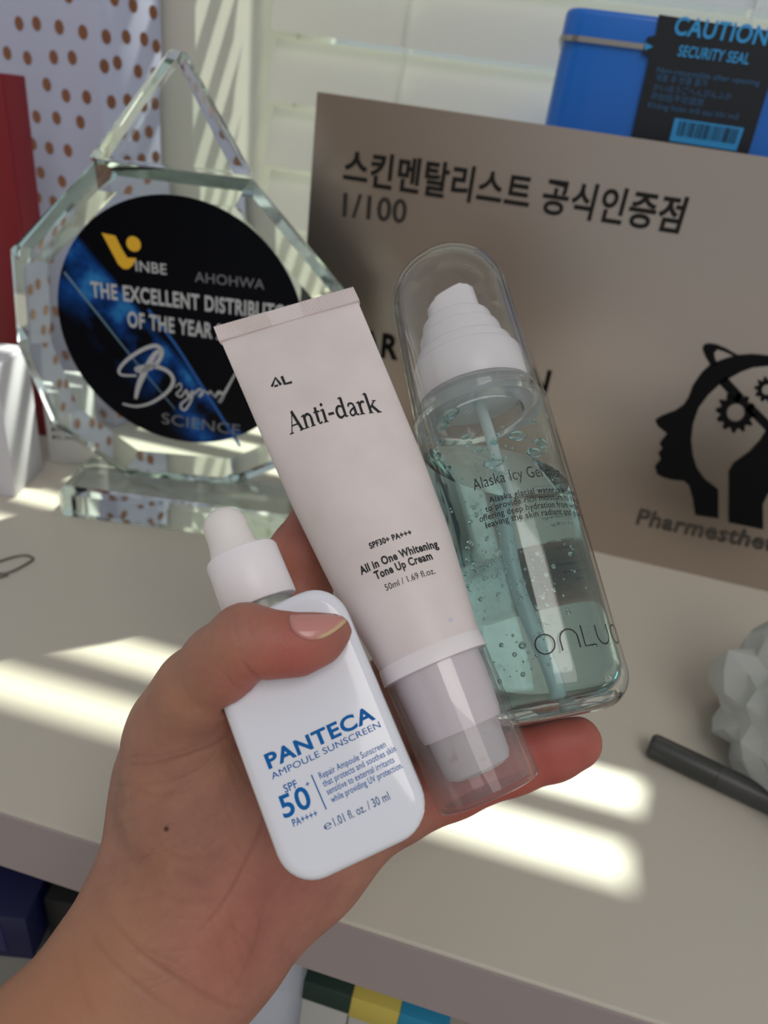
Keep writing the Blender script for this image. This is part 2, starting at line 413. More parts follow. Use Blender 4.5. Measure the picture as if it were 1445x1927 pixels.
tn_text('small_lettering', '开封后不可退货', (1223, 186), (1322, 199), 11, M_sealdim, .005)
tn_text('small_lettering', 'Không hoàn trả sau khi mở', (1218, 202), (1388, 225), 11, M_sealdim, .005)
q = [tl(1270, 222), tl(1400, 241), tl(1385, 284), tl(1259, 265)]
bc = put('barcode_panel', (q, [(0, 1, 2, 3)]), lambda x, y: (x, y, .0027), M_sealink, sl)
arts = []; t = .08
while t < .95:
    wd = random.choice([.006, .010, .016])
    def q_(s, v):
        top = (q[0][0]+(q[1][0]-q[0][0])*s, q[0][1]+(q[1][1]-q[0][1])*s); bot = (q[3][0]+(q[2][0]-q[3][0])*s, q[3][1]+(q[2][1]-q[3][1])*s)
        return (top[0]+(bot[0]-top[0])*v, top[1]+(bot[1]-top[1])*v)
    arts.append(([q_(t, .08), q_(t+wd, .08), q_(t+wd, .72), q_(t, .72)], [(0, 1, 2, 3)])); t += wd+random.choice([.008, .014, .02])
put('barcode_bars', merge(arts), lambda x, y: (x, y, .0030), M_seal, sl)
put('arrow_mark', ([tl(1214, 80), tl(1229, 88), tl(1213, 95)], [(0, 1, 2)]), lambda x, y: (x, y, .0029), M_sealink, sl)

# ---------------------------------------------------------------- polka dot box, red book, white carton
g0 = onY(192, 200, .50); PX = g0.x
pb = empty('polka_dot_box', 'tall white gift box printed with copper polka dots, at the left behind the award', 'box', Matrix.Translation((PX, .50, Z0)) @ Matrix.Rotation(math.radians(-13), 4, 'Z'))
M_pb = mat('white_card', (182, 184, 208), .55); M_dot = mat('copper_foil', (140, 90, 62), .38, metal=.5)
box('carton', (-.24, 0, 0), (0, .062, .40), M_pb, pb, .0015)
arts = []; arts2 = []
def dart(u, v, r, n=14): return [(u+r*math.cos(2*math.pi*k/n), v+r*math.sin(2*math.pi*k/n)) for k in range(n)], [tuple(range(n))]
for row in range(20):
    for c_ in range(14):
        u = -.012-.0215*c_+random.uniform(-.0035, .0035)+(.009 if row % 2 else 0); v = .01+.0195*row+random.uniform(-.003, .003)
        if -.238 < u < -.004 and v < .395: arts.append(dart(u, v, .0043))
    for c_ in range(4):
        u = .008+.0165*c_+random.uniform(-.003, .003)-(.006 if row % 2 else 0); v = .01+.0195*row+random.uniform(-.003, .003)
        if .004 < u < .058 and v < .395: arts2.append(dart(u, v, .0043))
tag(put('dot_print', merge(arts), lambda u, v: (u, -.0003, v), M_dot, pb), 'copper dots', kind='stuff')
tag(put('dot_print', merge(arts2), lambda u, v: (.0003, u, v), M_dot, pb), 'copper dots', kind='stuff')
b0 = onY(22, 140, .455)
bk = empty('red_book', 'dark red hardback book standing upright at the left edge, beside the polka dot box', 'book', Matrix.Translation((b0.x, .455, Z0)))
M_red = mat('dark_red_cloth', (128, 26, 36), .5, bump=(700, .1, .0003)); hb = b0.z-Z0
box('cover', (-.032, -.008, 0), (-.029, .013, hb), M_red, bk, .0008); box('cover', (-.003, -.008, 0), (0, .013, hb), M_red, bk, .0008)
box('spine', (-.032, -.011, 0), (0, -.008, hb), M_red, bk, .001)
box('page_block', (-.029, -.008, .003), (-.003, .011, hb-.004), mat('paper', (220, 214, 200), .8), bk)
w0 = onZ(30, 936); w1 = onY(55, 706, w0.y)
wc = empty('white_carton', 'small white carton with ridged top at the left edge, behind the award', 'box', Matrix.Translation((w0.x, w0.y, Z0)) @ Matrix.Rotation(math.radians(14), 4, 'Z'))
M_wc = mat('white_carton_card', (208, 206, 214), .6, bump=(1200, .3, .0006)); hc = w1.z-Z0
box('carton', (-.09, 0, 0), (0, .045, hc), M_wc, wc, .0008)
for k in range(9):
    box('ridge', (-.088, .003+k*.0046, hc), (-.002, .0055+k*.0046, hc+.0008), M_wc, wc)
c3 = onZ(100, 900)
box_ = box('lid_flap', (-.09, -.0006, hc-.012), (0, 0, hc), mat('flap_grey', (176, 176, 184), .6), wc)
c_ = onZ(78, 880)
sc_ = empty('small_carton', 'pale printed carton standing between the white carton and the crystal award', 'box', Matrix.Translation((c_.x, c_.y+.01, Z0)) @ Matrix.Rotation(math.radians(20), 4, 'Z'))
box('carton', (0, 0, 0), (.034, .03, .068), mat('pale_card', (196, 196, 196), .6), sc_, .0008)
put('side_print', merge([line_text('EXP', (.004, .02+.006*k), (.03, .02+.006*k), .003) for k in range(4)]), lambda x, y: (x, -.0002, y), M_signg, sc_)

# ---------------------------------------------------------------- crystal award
def glass(name, tint, ior=1.5, rough=0.0, dens=None):
    m = bpy.data.materials.new(name); m.use_nodes = True; nt = m.node_tree; nt.nodes.clear()
    out = nt.nodes.new('ShaderNodeOutputMaterial'); g = nt.nodes.new('ShaderNodeBsdfGlass'); g.inputs['Color'].default_value = tint+(1,); g.inputs['IOR'].default_value = ior; g.inputs['Roughness'].default_value = rough
    nt.links.new(g.outputs[0], out.inputs[0])
    if dens:
        v = nt.nodes.new('ShaderNodeVolumeAbsorption'); v.inputs['Color'].default_value = dens[0]+(1,); v.inputs['Density'].default_value = dens[1]; nt.links.new(v.outputs[0], out.inputs['Volume'])
    return m
M_crys = glass('crystal_glass', (.97, .99, .985), 1.5, 0.0, ((.72, .93, .93), 2.2))
AR = math.radians(11)
ao = onZ(250, 988)
aU = Vector((math.cos(AR), math.sin(AR), 0)); aN = Vector((math.sin(AR), -math.cos(AR), 0))
AF = Frame(ao+Vector((0, 0, .0003)), aU, Vector((0, 0, 1)), aN)      # N = 0 at the front of the base slab
aw = empty('crystal_award', 'faceted crystal glass award with a round black plaque, behind the cream tube', 'award', AF.m)
FRN = -.010                                                       # front plane of the award body
def al(px, py, n=FRN): return AF.loc(px, py, n)
l0 = al(108, 962, 0)[0]; r0 = al(590, 1040, 0)[0]
bm = bmesh.new(); box_bm(bm, (l0, 0, -.052), (r0, .021, 0)); 
bmesh.ops.bevel(bm, geom=[e for e in bm.edges if max(e.verts[0].co.y, e.verts[1].co.y) > .02 or abs(e.verts[0].co.y-e.verts[1].co.y) > .01], offset=.0045, segments=1, affect='EDGES')
bm_obj('base_slab', bm, M_crys, aw).cycles.is_caustics_caster = True
body = [(177, 302), (470, 337), (655, 562), (668, 700), (600, 850), (440, 912), (235, 893), (100, 798), (34, 650), (20, 470)]
B2 = [Vector(al(*p, -.022)) for p in body]; ylow = .0215
for v in B2: v.y = max(v.y, ylow)
cen = sum(B2, Vector((0, 0)))/len(B2)
def ring(sc, n): return [((cen+(v-cen)*sc).x, max((cen+(v-cen)*sc).y, ylow), n) for v in B2]
V = ring(.87, FRN)+ring(1.0, -.022)+ring(1.0, -.030)+ring(.84, -.046); m = len(B2); Fc = []
for L in range(3):
    for k in range(m):
        j = (k+1) % m; Fc.append((L*m+k, L*m+j, (L+1)*m+j, (L+1)*m+k))
Fc += [tuple(range(m)), tuple(3*m+k for k in range(m))]
mesh_obj('faceted_body', V, Fc, M_crys, aw).cycles.is_caustics_caster = True
pk = [Vector(al(*p, -.024)) for p in [(171, 297), (322, 92), (343, 97), (469, 331)]]; pc = sum(pk, Vector((0, 0)))/4
V = []; 
for s_, n_ in ((.84, -.016), (1, -.022), (1, -.032), (.84, -.038)):
    for i, v in enumerate(pk):
        q2 = pc+(v-pc)*s_
        if i in (0, 3): q2.y = v.y+.0006
        V.append((q2.x, q2.y, n_))
Fc = [(L*4+k, L*4+(k+1) % 4, L*4+4+(k+1) % 4, L*4+4+k) for L in range(3) for k in range(4)]+[(0, 1, 2, 3), (12, 13, 14, 15)]
mesh_obj('peak', V, Fc, M_crys, aw).cycles.is_caustics_caster = True
# plaque
DN = FRN+.0003
dc = Vector(al(343, 619)); dr = abs(al(112, 590)[0]-al(574, 640)[0])/2
def plaque_mat():
    m = mat('plaque_print', (6, 10, 20), .3, spec=.15); nt = m.node_tree; b = nt.nodes['Principled BSDF']
    N = nt.nodes.new; Lk = nt.links.new
    tc = N('ShaderNodeTexCoord'); mp = N('ShaderNodeMapping'); mp.inputs['Rotation'].default_value = (0, 0, math.radians(48)); mp.inputs['Scale'].default_value = (1, 1, 1)
    nz = N('ShaderNodeTexNoise'); nz.inputs['Scale'].default_value = 32; nz.inputs['Detail'].default_value = 6
    sp = N('ShaderNodeSeparateXYZ'); Lk(tc.outputs['Object'], mp.inputs[0]); Lk(mp.outputs[0], sp.inputs[0]); Lk(tc.outputs['Object'], nz.inputs[0])
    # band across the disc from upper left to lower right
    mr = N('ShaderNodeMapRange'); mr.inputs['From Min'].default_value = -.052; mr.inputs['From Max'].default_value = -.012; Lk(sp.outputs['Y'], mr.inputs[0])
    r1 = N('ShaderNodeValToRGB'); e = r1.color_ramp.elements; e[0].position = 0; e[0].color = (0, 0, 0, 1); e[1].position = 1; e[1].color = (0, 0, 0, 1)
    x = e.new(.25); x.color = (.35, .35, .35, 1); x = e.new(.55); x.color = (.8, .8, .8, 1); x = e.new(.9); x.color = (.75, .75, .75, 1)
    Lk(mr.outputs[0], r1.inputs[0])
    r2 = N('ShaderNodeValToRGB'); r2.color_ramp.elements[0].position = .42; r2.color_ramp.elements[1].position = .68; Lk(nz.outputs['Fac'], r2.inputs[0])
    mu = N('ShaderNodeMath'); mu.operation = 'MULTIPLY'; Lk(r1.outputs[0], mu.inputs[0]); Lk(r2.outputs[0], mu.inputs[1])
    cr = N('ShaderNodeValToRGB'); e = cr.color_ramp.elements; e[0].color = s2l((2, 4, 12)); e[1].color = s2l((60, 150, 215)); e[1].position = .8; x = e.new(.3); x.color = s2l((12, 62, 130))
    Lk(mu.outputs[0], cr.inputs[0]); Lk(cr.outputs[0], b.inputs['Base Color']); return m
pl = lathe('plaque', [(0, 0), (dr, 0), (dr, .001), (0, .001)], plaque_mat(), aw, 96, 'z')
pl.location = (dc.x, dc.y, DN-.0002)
def pmap(x, y): return (x-dc.x, y-dc.y, .0012)
def aw_text(name, body_, p0, p1, hpx, m, off=0.0, sh_=0.0):
    a_ = al(*p0); b_ = al(*p1); h_ = abs(al(p0[0], p0[1])[1]-al(p0[0], p0[1]-hpx)[1])
    put(name, line_text(body_, a_, b_, h_, off, sh_), pmap, m, pl)
M_pw = mat('white_print', (176, 178, 182), .5); M_pg = mat('grey_print', (112, 114, 120), .5); M_gold = mat('gold_print', (222, 172, 44), .4)
aw_text('title_lettering', 'THE EXCELLENT DISTRIBUTOR', (174, 557), (556, 604), 28, M_pw, .03)
aw_text('title_lettering', 'OF THE YEAR 2', (242, 613), (420, 638), 28, M_pw, .03)
aw_text('logo_lettering', 'INBE', (257, 509), (315, 516), 20, M_pw, .012)
aw_text('logo_lettering', 'AHOHWA', (368, 529), (498, 544), 19, M_pg, .0)
aw_text('tagline_lettering', 'SCIENCE', (306, 795), (452, 818), 20, M_pg, .0)
def C5(x, y): return al(100+x/2.779, 380+y/2.779)
put('gold_logo', merge([([C5(*p) for p in [(258,160),(330,175),(362,240),(392,290),(440,292),(420,330),(398,348),(372,348),(345,325)]], [tuple(range(9))]),
     (lambda c, r: ([ (c[0]+r*math.cos(k*math.pi/10), c[1]+r*math.sin(k*math.pi/10)) for k in range(20)], [tuple(range(20))]))(C5(425, 218), abs(C5(425, 218)[0]-C5(463, 218)[0]))]), pmap, M_gold, pl)
wl = abs(C5(0, 0)[0]-C5(24, 0)[0])
def st(pts, k=1.0): return ribbon([C5(*p) for p in pts], lambda t: wl*k*(.55+.6*math.sin(math.pi*min(max(t, .02), .98))))
put('script_lettering', merge([st([(435,1025),(450,960),(480,890),(530,800),(565,770)], 1.2),
    st([(440,905),(360,900),(352,868),(400,815),(480,765),(545,750),(572,785),(540,845),(470,880),(440,870),(520,855),(600,880),(632,930),(600,990),(520,1045),(440,1065),(368,1052)], .9),
    st([(640,965),(668,945),(672,975),(648,1000),(672,1015),(700,980),(708,1010),(735,985),(722,1040),(690,1085),(672,1055),(740,1000),(770,975),(785,1000),(765,1015),(790,985),(815,1000),(825,985),(845,1010),(870,1000)], .45),
    st([(850,1020),(868,990),(890,1010),(870,1045),(905,985),(960,885)], .7)]), pmap, M_pw, pl)
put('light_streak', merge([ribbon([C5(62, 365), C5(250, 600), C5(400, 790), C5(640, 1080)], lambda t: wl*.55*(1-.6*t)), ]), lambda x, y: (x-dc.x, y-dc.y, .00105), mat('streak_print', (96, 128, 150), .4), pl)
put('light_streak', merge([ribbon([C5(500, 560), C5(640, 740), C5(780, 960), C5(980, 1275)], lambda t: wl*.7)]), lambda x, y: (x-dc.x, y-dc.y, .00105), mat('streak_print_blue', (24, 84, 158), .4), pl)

# ---------------------------------------------------------------- small things on the shelf
M_steel = mat('steel_wire', (120, 118, 112), .3, metal=1)
pc_ = [onZ(*p, .0008) for p in [(-60, 1062), (-10, 1078), (20, 1076), (58, 1056), (60, 1049), (42, 1045), (0, 1056), (-55, 1080), (-68, 1090), (-40, 1096), (15, 1082)]]
c_ = onZ(10, 1068)
tag(tube_mesh('paper_clip', [p-c_ for p in pc_], .0007, M_steel, None, 8, 6), 'silver wire paper clip lying on the shelf at the left edge', 'paper clip').location = c_
e0 = onZ(1222, 1400, .0062); e1 = onZ(1560, 1560, .0062)
d_ = (e1-e0).normalized(); N_ = Vector((0, 0, 1)); mpn = Matrix((( -d_.cross(N_).x, d_.x, N_.x, e0.x), (-d_.cross(N_).y, d_.y, N_.y, e0.y), (-d_.cross(N_).z, d_.z, N_.z, e0.z), (0, 0, 0, 1)))
pn = empty('marker_pen', 'dark grey marker pen lying on the shelf, partly under the plastic bag', 'pen', mpn)
M_pen = mat('dark_grey_plastic', (66, 66, 66), .4); r_ = .0060
lathe('barrel', [(0, .032), (r_, .032), (r_, .105), (r_*.7, .112), (0, .112)], M_pen, pn, 32)
lathe('pen_cap', [(0, 0), (r_*.75, 0), (r_*.98, .0012), (r_*1.03, .003), (r_*1.03, .0318), (r_*.98, .0319), (0, .0319)], mat('pen_cap_plastic', (60, 61, 60), .35), pn, 32)
# crumpled bag
bg = onZ(1490, 1440)
bm = bmesh.new(); bmesh.ops.create_icosphere(bm, subdivisions=4, radius=1)
import mathutils.noise as MN
for v in bm.verts:
    d = v.co.normalized(); c1 = MN.cell(d*1.0) if False else 0
    vor = MN.voronoi(d*1.7+Vector((.3, .1, .2)), distance_metric='DISTANCE', exponent=1)[0]
    f = .82+.42*min(vor[1]-vor[0], .40)+.07*MN.noise(d*2.6)+.02*MN.noise(d*9)
    v.co = Vector((d.x*.062*f, d.y*.070*f, max(d.z*.062*f, -.034)+.0342))
o = bm_obj('plastic_bag', bm, None); autosmooth(o, 11); o.location = bg+Vector((.012, .0, .0))
M_bag = bpy.data.materials.new('white_film'); M_bag.use_nodes = True; nt = M_bag.node_tree; nt.nodes.clear()
out = nt.nodes.new('ShaderNodeOutputMaterial'); d1 = nt.nodes.new('ShaderNodeBsdfPrincipled'); d1.inputs['Base Color'].default_value = (.62, .64, .62, 1); d1.inputs['Roughness'].default_value = .35
t1_ = nt.nodes.new('ShaderNodeBsdfTranslucent'); t1_.inputs[0].default_value = (.7, .72, .7, 1); mx = nt.nodes.new('ShaderNodeMixShader'); mx.inputs[0].default_value = .3
nt.links.new(d1.outputs[0], mx.inputs[1]); nt.links.new(t1_.outputs[0], mx.inputs[2]); nt.links.new(mx.outputs[0], out.inputs[0]); o.data.materials.append(M_bag)
tag(o, 'crumpled white plastic bag on the shelf at the right edge', 'bag')

# boxes on the lower board
ZL = Z0-.34
def lower_box(name, label, px, py, ztop, size, rz, m, group=None, z0=ZL):
    p = onZ(px, py, ztop-Z0); t = empty(name, label, 'box', Matrix.Translation((p.x, p.y, z0)) @ Matrix.Rotation(math.radians(rz), 4, 'Z'), group)
    box('carton', (-size[0], 0, 0), (0, size[1], ztop-z0), m, t, .0008); return t, p
zt = Z0-.115
t_, p_ = lower_box('grey_carton', 'pale grey carton under the shelf at the lower left, below the navy box', 62, 1737, zt, (.16, .12), 12, mat('grey_carton', (118, 116, 112), .6))
t_, p_ = lower_box('navy_box', 'navy blue box stacked on the pale grey carton at the lower left', 62, 1737, zt+.034, (.155, .10), 12, mat('navy_card', (12, 18, 62), .45), None, zt)
t_.location.x = p_.x-.004; 
put('blue_label', ([(-.1, .006), (-.012, .006), (-.012, .026), (-.1, .026)], [(0, 1, 2, 3)]), lambda x, y: (x, -.0003, y), mat('blue_label', (36, 36, 84), .5), t_)
t_, p_ = lower_box('black_box', 'black box edge just under the shelf, behind the wrist', 190, 1712, zt+.034, (.028, .06), 8, mat('black_card', (14, 14, 18), .5))
# a row of lidded cartons
zr = Z0-.090; Yr = onZ(664, 1878, -.090).y; M_gc = mat('pale_box_card', (170, 170, 168), .6)
def rowx(px): return onY(px, 1700+.26*px, Yr).x
for nm, lb, xa, xb, rgb, hl in (('green_box', 'pale carton with dark green lid under the shelf, left of the yellow lidded one', 572, 662, (24, 48, 42), .016), ('yellow_box', 'pale carton with yellow lid under the shelf, between the green and light blue lids', 664, 754, (196, 178, 84), .018), ('blue_box', 'pale carton with light blue lid under the shelf, right of the yellow lidded one', 757, 850, (30, 132, 176), .016)):
    x0_, x1_ = rowx(xa), rowx(xb); t = empty(nm, lb, 'box', Matrix.Translation((x0_, Yr, ZL)), 'lidded cartons on the lower shelf')
    box('carton', (0, .0006, 0), (x1_-x0_, .05, zr-hl-ZL), M_gc, t, .0008); box('lid', (-.0004, 0, zr-hl-ZL), (x1_-x0_+.0004, .0506, zr-ZL), mat('lid_card', rgb, .5), t, .0008)
x0_, x1_ = rowx(425), rowx(566); t = empty('white_box', 'bluish white carton under the shelf beside the heel of the palm', 'box', Matrix.Translation((x0_, Yr+.012, ZL)))
box('carton', (0, 0, 0), (x1_-x0_, .08, zr-.006-ZL), mat('bluish_white_card', (186, 192, 206), .6), t, .0008); box('lid_flap', (.002, -.0008, zr-.04-ZL), (x1_-x0_-.002, 0, zr-.008-ZL), bpy.data.materials['bluish_white_card'], t)

# ================================================================ the things held in the hand
K = 1.08
def PK(px, py, d): return P(px, py, d*K)
mmpx = lambda px, d: px*d*K/F                 # pixels at depth d -> metres

# ---------------------------------------------------------------- spray bottle
gb_o = PK(1050, 1352, .1865); gb_t = PK(850, 575, .228)
GF = axis_frame(gb_o, gb_t, 0.0)
GR = .0211*K; GL = (gb_t-gb_o).length         # outer radius; height of the dome centre
def g_h(px, py):                              # height on the axis whose silhouette slice passes the pixel
    return GF.loc(px, py, 0)[1]
H_seam = g_h(907, 778)
gb = empty('spray_bottle', 'clear pump bottle of pale teal gel with transparent domed cap, held rightmost', 'bottle', GF.m)
M_dome = thin_clear('dome_plastic', (.962, .970, .972), .06, 1.46)
M_clear = glass('clear_plastic', (.985, .992, .995), 1.46)
M_gel = glass('teal_gel', (.94, .985, .982), 1.36, 0.0, ((.48, .87, .88), 11.0))
Ri = GR-.0012
prof = [(0, 0)]+[(GR-.0100, 0)]+arc(GR-.0100, .0100, .0100, -80, 0, 10)+[(GR, .02), (GR, H_seam-.0008), (GR-.0008, H_seam+.0002), (Ri+.0001, H_seam+.0002)]
prof += [(Ri, H_seam-.0006), (Ri, .0140)]+arc(Ri-.0080, .0125, .0080, 0, -85, 8)+[(0, .0044)]
M_body = thin_clear('bottle_wall_plastic', (.945, .974, .974), .06, 1.46)
lathe('bottle_body', prof, M_body, gb, 96)
lathe('bottle_shoulder', [(.0148, H_seam-.0018), (Ri-.0002, H_seam-.0018), (Ri-.0002, H_seam+.0004), (GR-.0018, H_seam+.0012), (GR-.0020, H_seam+.0040), (GR-.0030, H_seam+.0058), (.0148, H_seam+.0058)], M_clear, gb, 96, closed=True)
lathe('thick_base', [(0, .0001), (GR-.0106, .0001)]+arc(GR-.0100, .0100, .0097, -80, -42, 6)+[(GR-.0045, .0046), (0, .0043)], M_clear, gb, 96)
# gel, cut by a level surface
gr = Ri-.00025
bm = bmesh.new(); gp = [(0, .0050), (gr-.0078, .0050)]+arc(gr-.0078, .0128, .0078, -85, 0, 8)+[(gr, .02)]+[(gr, .02+(H_seam-.022)*i/12) for i in range(1, 13)]+[(0, H_seam-.002)]
n = 72; rings = []
for r, h in gp:
    rings.append([bm.verts.new((0, h, 0))] if r < 1e-7 else [bm.verts.new((r*math.cos(2*math.pi*k/n), h, r*math.sin(2*math.pi*k/n))) for k in range(n)])
for a_, b_ in zip(rings, rings[1:]):
    for k in range(n):
        k2 = (k+1) % n
        if len(a_) == 1: bm.faces.new((a_[0], b_[k], b_[k2]))
        elif len(b_) == 1: bm.faces.new((a_[k], b_[0], a_[k2]))
        else: bm.faces.new((a_[k], b_[k], b_[k2], a_[k2]))
upl = GF.m.to_3x3().transposed() @ Vector((0, 0, 1))
lev = GF.loc(932, 880, 0)
upl = (upl + Vector((0, .25, 0))).normalized()
rr = bmesh.ops.bisect_plane(bm, geom=bm.verts[:]+bm.edges[:]+bm.faces[:], plane_co=(0, lev[1], 0), plane_no=upl, clear_outer=True)
es = [e for e in rr['geom_cut'] if isinstance(e, bmesh.types.BMEdge)]
bmesh.ops.contextual_create(bm, geom=es)
gel = bm_obj('gel', bm, M_gel, gb); autosmooth(gel, 35)
# bubbles
bm = bmesh.new(); rng = random.Random(3)
def gcyl(px, py, rad):                        # pixel -> point on the camera side of a cylinder about the axis
    o_ = GF.inv @ CAM; d_ = (GF.inv.to_3x3() @ ray(px, py))
    A2 = d_.x**2+d_.z**2; B2_ = 2*(o_.x*d_.x+o_.z*d_.z); C2 = o_.x**2+o_.z**2-rad*rad; D = B2_*B2_-4*A2*C2
    if D < 0: return None
    t = (-B2_-math.sqrt(D))/(2*A2); return o_+d_*t
clusters = [(905, 1075, 55, 70, 90), (960, 1010, 60, 60, 30), (1000, 1100, 60, 60, 25), (1000, 1240, 90, 110, 60), (1060, 1150, 70, 120, 30), (900, 960, 40, 40, 20), (1090, 1000, 30, 40, 8)]
for cx_, cy2, sx, sy, cnt in clusters:
    for _ in range(cnt):
        p_ = gcyl(cx_+rng.gauss(0, sx*.6), cy2+rng.gauss(0, sy*.6), gr-rng.uniform(.0008, .005))
        if p_ is None or (p_-Vector((0, lev[1], 0))).dot(upl) > -.002 or p_.y < .012: continue
        bmesh.ops.create_icosphere(bm, subdivisions=2, radius=rng.choice([.00022, .0003, .0003, .00045, .0007]), matrix=Matrix.Translation(p_))
for px_, py_, r_ in ((984, 1215, .0011),):
    bmesh.ops.create_icosphere(bm, subdivisions=2, radius=r_, matrix=Matrix.Translation(gcyl(px_, py_, gr-.002)))
M_bub = glass('air_bubble', (1, 1, 1), 1/1.36)
tag(bm_obj('bubbles', bm, M_bub, gb, True), 'tiny air bubbles in the gel', kind='stuff')
# droplets and smears above the gel, on the inner wall
bm = bmesh.new()
for _ in range(60):
    px_ = rng.uniform(800, 1040); py_ = rng.uniform(775, 905)
    p_ = gcyl(px_, py_, Ri-.0002)
    if p_ is None or (p_-Vector((0, lev[1], 0))).dot(upl) < .001: continue
    r_ = rng.choice([.0003, .0004, .0004, .0006, .0009, .0016]); nrm = Vector((p_.x, 0, p_.z)).normalized()
    s_ = rng.uniform(.8, 2.2)
    mm = Matrix.Translation(p_-nrm*r_*.15) @ nrm.to_track_quat('Z', 'Y').to_matrix().to_4x4() @ Matrix.Diagonal((r_, r_*s_, r_*.3, 1))
    bmesh.ops.create_icosphere(bm, subdivisions=2, radius=1, matrix=mm)
tag(bm_obj('gel_smears', bm, glass('gel_droplet', (.9, .98, .98), 1.36), gb, True), 'drops of gel clinging above the gel level', kind='stuff')
# dip tube
def gax(px, py, n_=0): u, v = GF.loc(px, py, n_); return Vector((u, v, n_))
dt = [gax(893, 735), gax(925, 830), gax(945, 930), gax(958, 1020), gax(978, 1110), gax(1010, 1200), gax(1040, 1275), gax(1062, 1325)]
tube_mesh('dip_tube', dt, .0019, mat('dip_tube_plastic', (236, 246, 246), .3, trans=.6), gb, 14, 4)
# pump head in tiers
def tier(name, r0, r1, h0, h1, m=M_white, par=None, n=72):
    e_ = .0010
    return lathe(name, [(0, h0), (r0-e_*.3, h0), (r0, h0+e_*.3), (r1, h1-e_), (r1-e_*.35, h1-e_*.3), (r1-e_, h1), (0, h1)], m, par or gb, n, ang=50)
hb_ = g_h(893, 737); H = lambda px, py: g_h(px, py)
q0 = hb_+.0005
def hp(k): return q0 + k*mmpx(1, .219)         # k pixels further up the axis
tier('pump_collar', GR-.0042, GR-.0040, q0-.0045, hp(60))
tier('pump_ring', GR-.0057, GR-.0060, hp(60), hp(84))
tier('pump_ring', mmpx(81, .222), mmpx(77, .222), hp(84), hp(122))
tier('pump_ring', mmpx(69, .223), mmpx(66, .223), hp(122), hp(150))
# nozzle: round post cut by a slope
bm = bmesh.new(); n = 40; rn = mmpx(51, .224); h0 = hp(150); hs = [0, .2, .4, .6, .8, 1]
for i in range(n):
    pass
bot = []; top = []
for k in range(n):
    an = 2*math.pi*k/n; c, s = math.cos(an), math.sin(an)
    x = rn*(abs(c)**.75)*(1 if c > 0 else -1); z = rn*.85*(abs(s)**.85)*(1 if s > 0 else -1)
    bot.append(bm.verts.new((x, h0, z)))
    tx = x*.93; ht = mmpx(36, .224)+(tx/rn+1)*.5*mmpx(28, .224)
    if tx > rn*.7: ht -= (tx-rn*.7)*.6
    top.append(bm.verts.new((tx, h0+ht, z*.93)))
for k in range(n): bm.faces.new((bot[k], bot[(k+1) % n], top[(k+1) % n], top[k]))
bm.faces.new(bot[::-1]); bm.faces.new(top)
bmesh.ops.bevel(bm, geom=[e for e in bm.edges if e.verts[0] in top and e.verts[1] in top], offset=.0011, segments=3, affect='EDGES', profile=.5)
autosmooth(bm_obj('nozzle', bm, M_white, gb), 45)
# domed cap
cr = GR-.0004; ct = .0013; hd = GL
sc_r = .93
def capR(h): return cr*(1-.06*max(0, min(1, (h-H_seam)/(hd-H_seam))))
rd = capR(hd)
cp = [(capR(H_seam+.001), H_seam+.0010), (capR(H_seam+.01), H_seam+.01), (capR((H_seam+hd)/2), (H_seam+hd)/2), (rd, hd)]+[(rd*math.cos(a), hd+rd*1.0*math.sin(a)) for a in [math.radians(x) for x in range(6, 90, 6)]]+[(0, hd+rd)]
ri_ = rd-ct
cp += [(0, hd+ri_)]+[(ri_*math.cos(a), hd+ri_*math.sin(a)) for a in [math.radians(x) for x in range(84, 0, -6)]]+[(ri_, hd), (capR((H_seam+hd)/2)-ct, (H_seam+hd)/2), (capR(H_seam+.01)-ct, H_seam+.01), (capR(H_seam+.001)-ct, H_seam+.0010)]
lathe('domed_cap', cp, M_dome, gb, 96, closed=True)
# lettering wrapped round the bottle
def gmap_factory(rad):
    def f(x, y):
        a = x/rad; return (rad*math.sin(a), y, rad*math.cos(a))
    return f
def guv(px, py):
    p_ = gcyl(px, py, GR+.0001); return (math.atan2(p_.x, p_.z)*GR, p_.y)
gm = gmap_factory(GR+.0001)
def g_text(name, body, p0, p1, hpx, m=M_ink, off=0.0, ends=None):
    a_ = guv(*p0); b_ = guv(*p1); b_ = (b_[0], a_[1]+(b_[1]-a_[1])); h_ = mmpx(hpx, .180)
    L = b_[0]-a_[0]
    if ends: b_ = (a_[0]+ends, a_[1])
    else: b_ = (b_[0], a_[1])
    put(name, line_text(body, a_, b_, h_, off), gm, m, gb)
def g_len(p0, p1): return guv(*p1)[0]-guv(*p0)[0]
wA = g_len((892, 922), (1020, 905))
g_text('name_lettering', 'Alaska Icy Gel mist', (892, 924), (1040, 900), 24, off=-.004, ends=wA*19/13.4)
x0 = guv(892, 924)[0]
for body, p0, ln, hpx in (('Alaska glacial water is included', (921, 947), 1, 16), ('to provide rich moisture to the skin,', (914, 964), 1, 16), ('offering deep hydration from within,', (903, 983), 1, 16), ('leaving the skin radiant and glowing.', (915, 994), 1, 16)):
    g_text('caption_lettering', body, p0, None or (1040, 940), hpx*.78, off=.012, ends=len(body)*mmpx(6.7, .180))
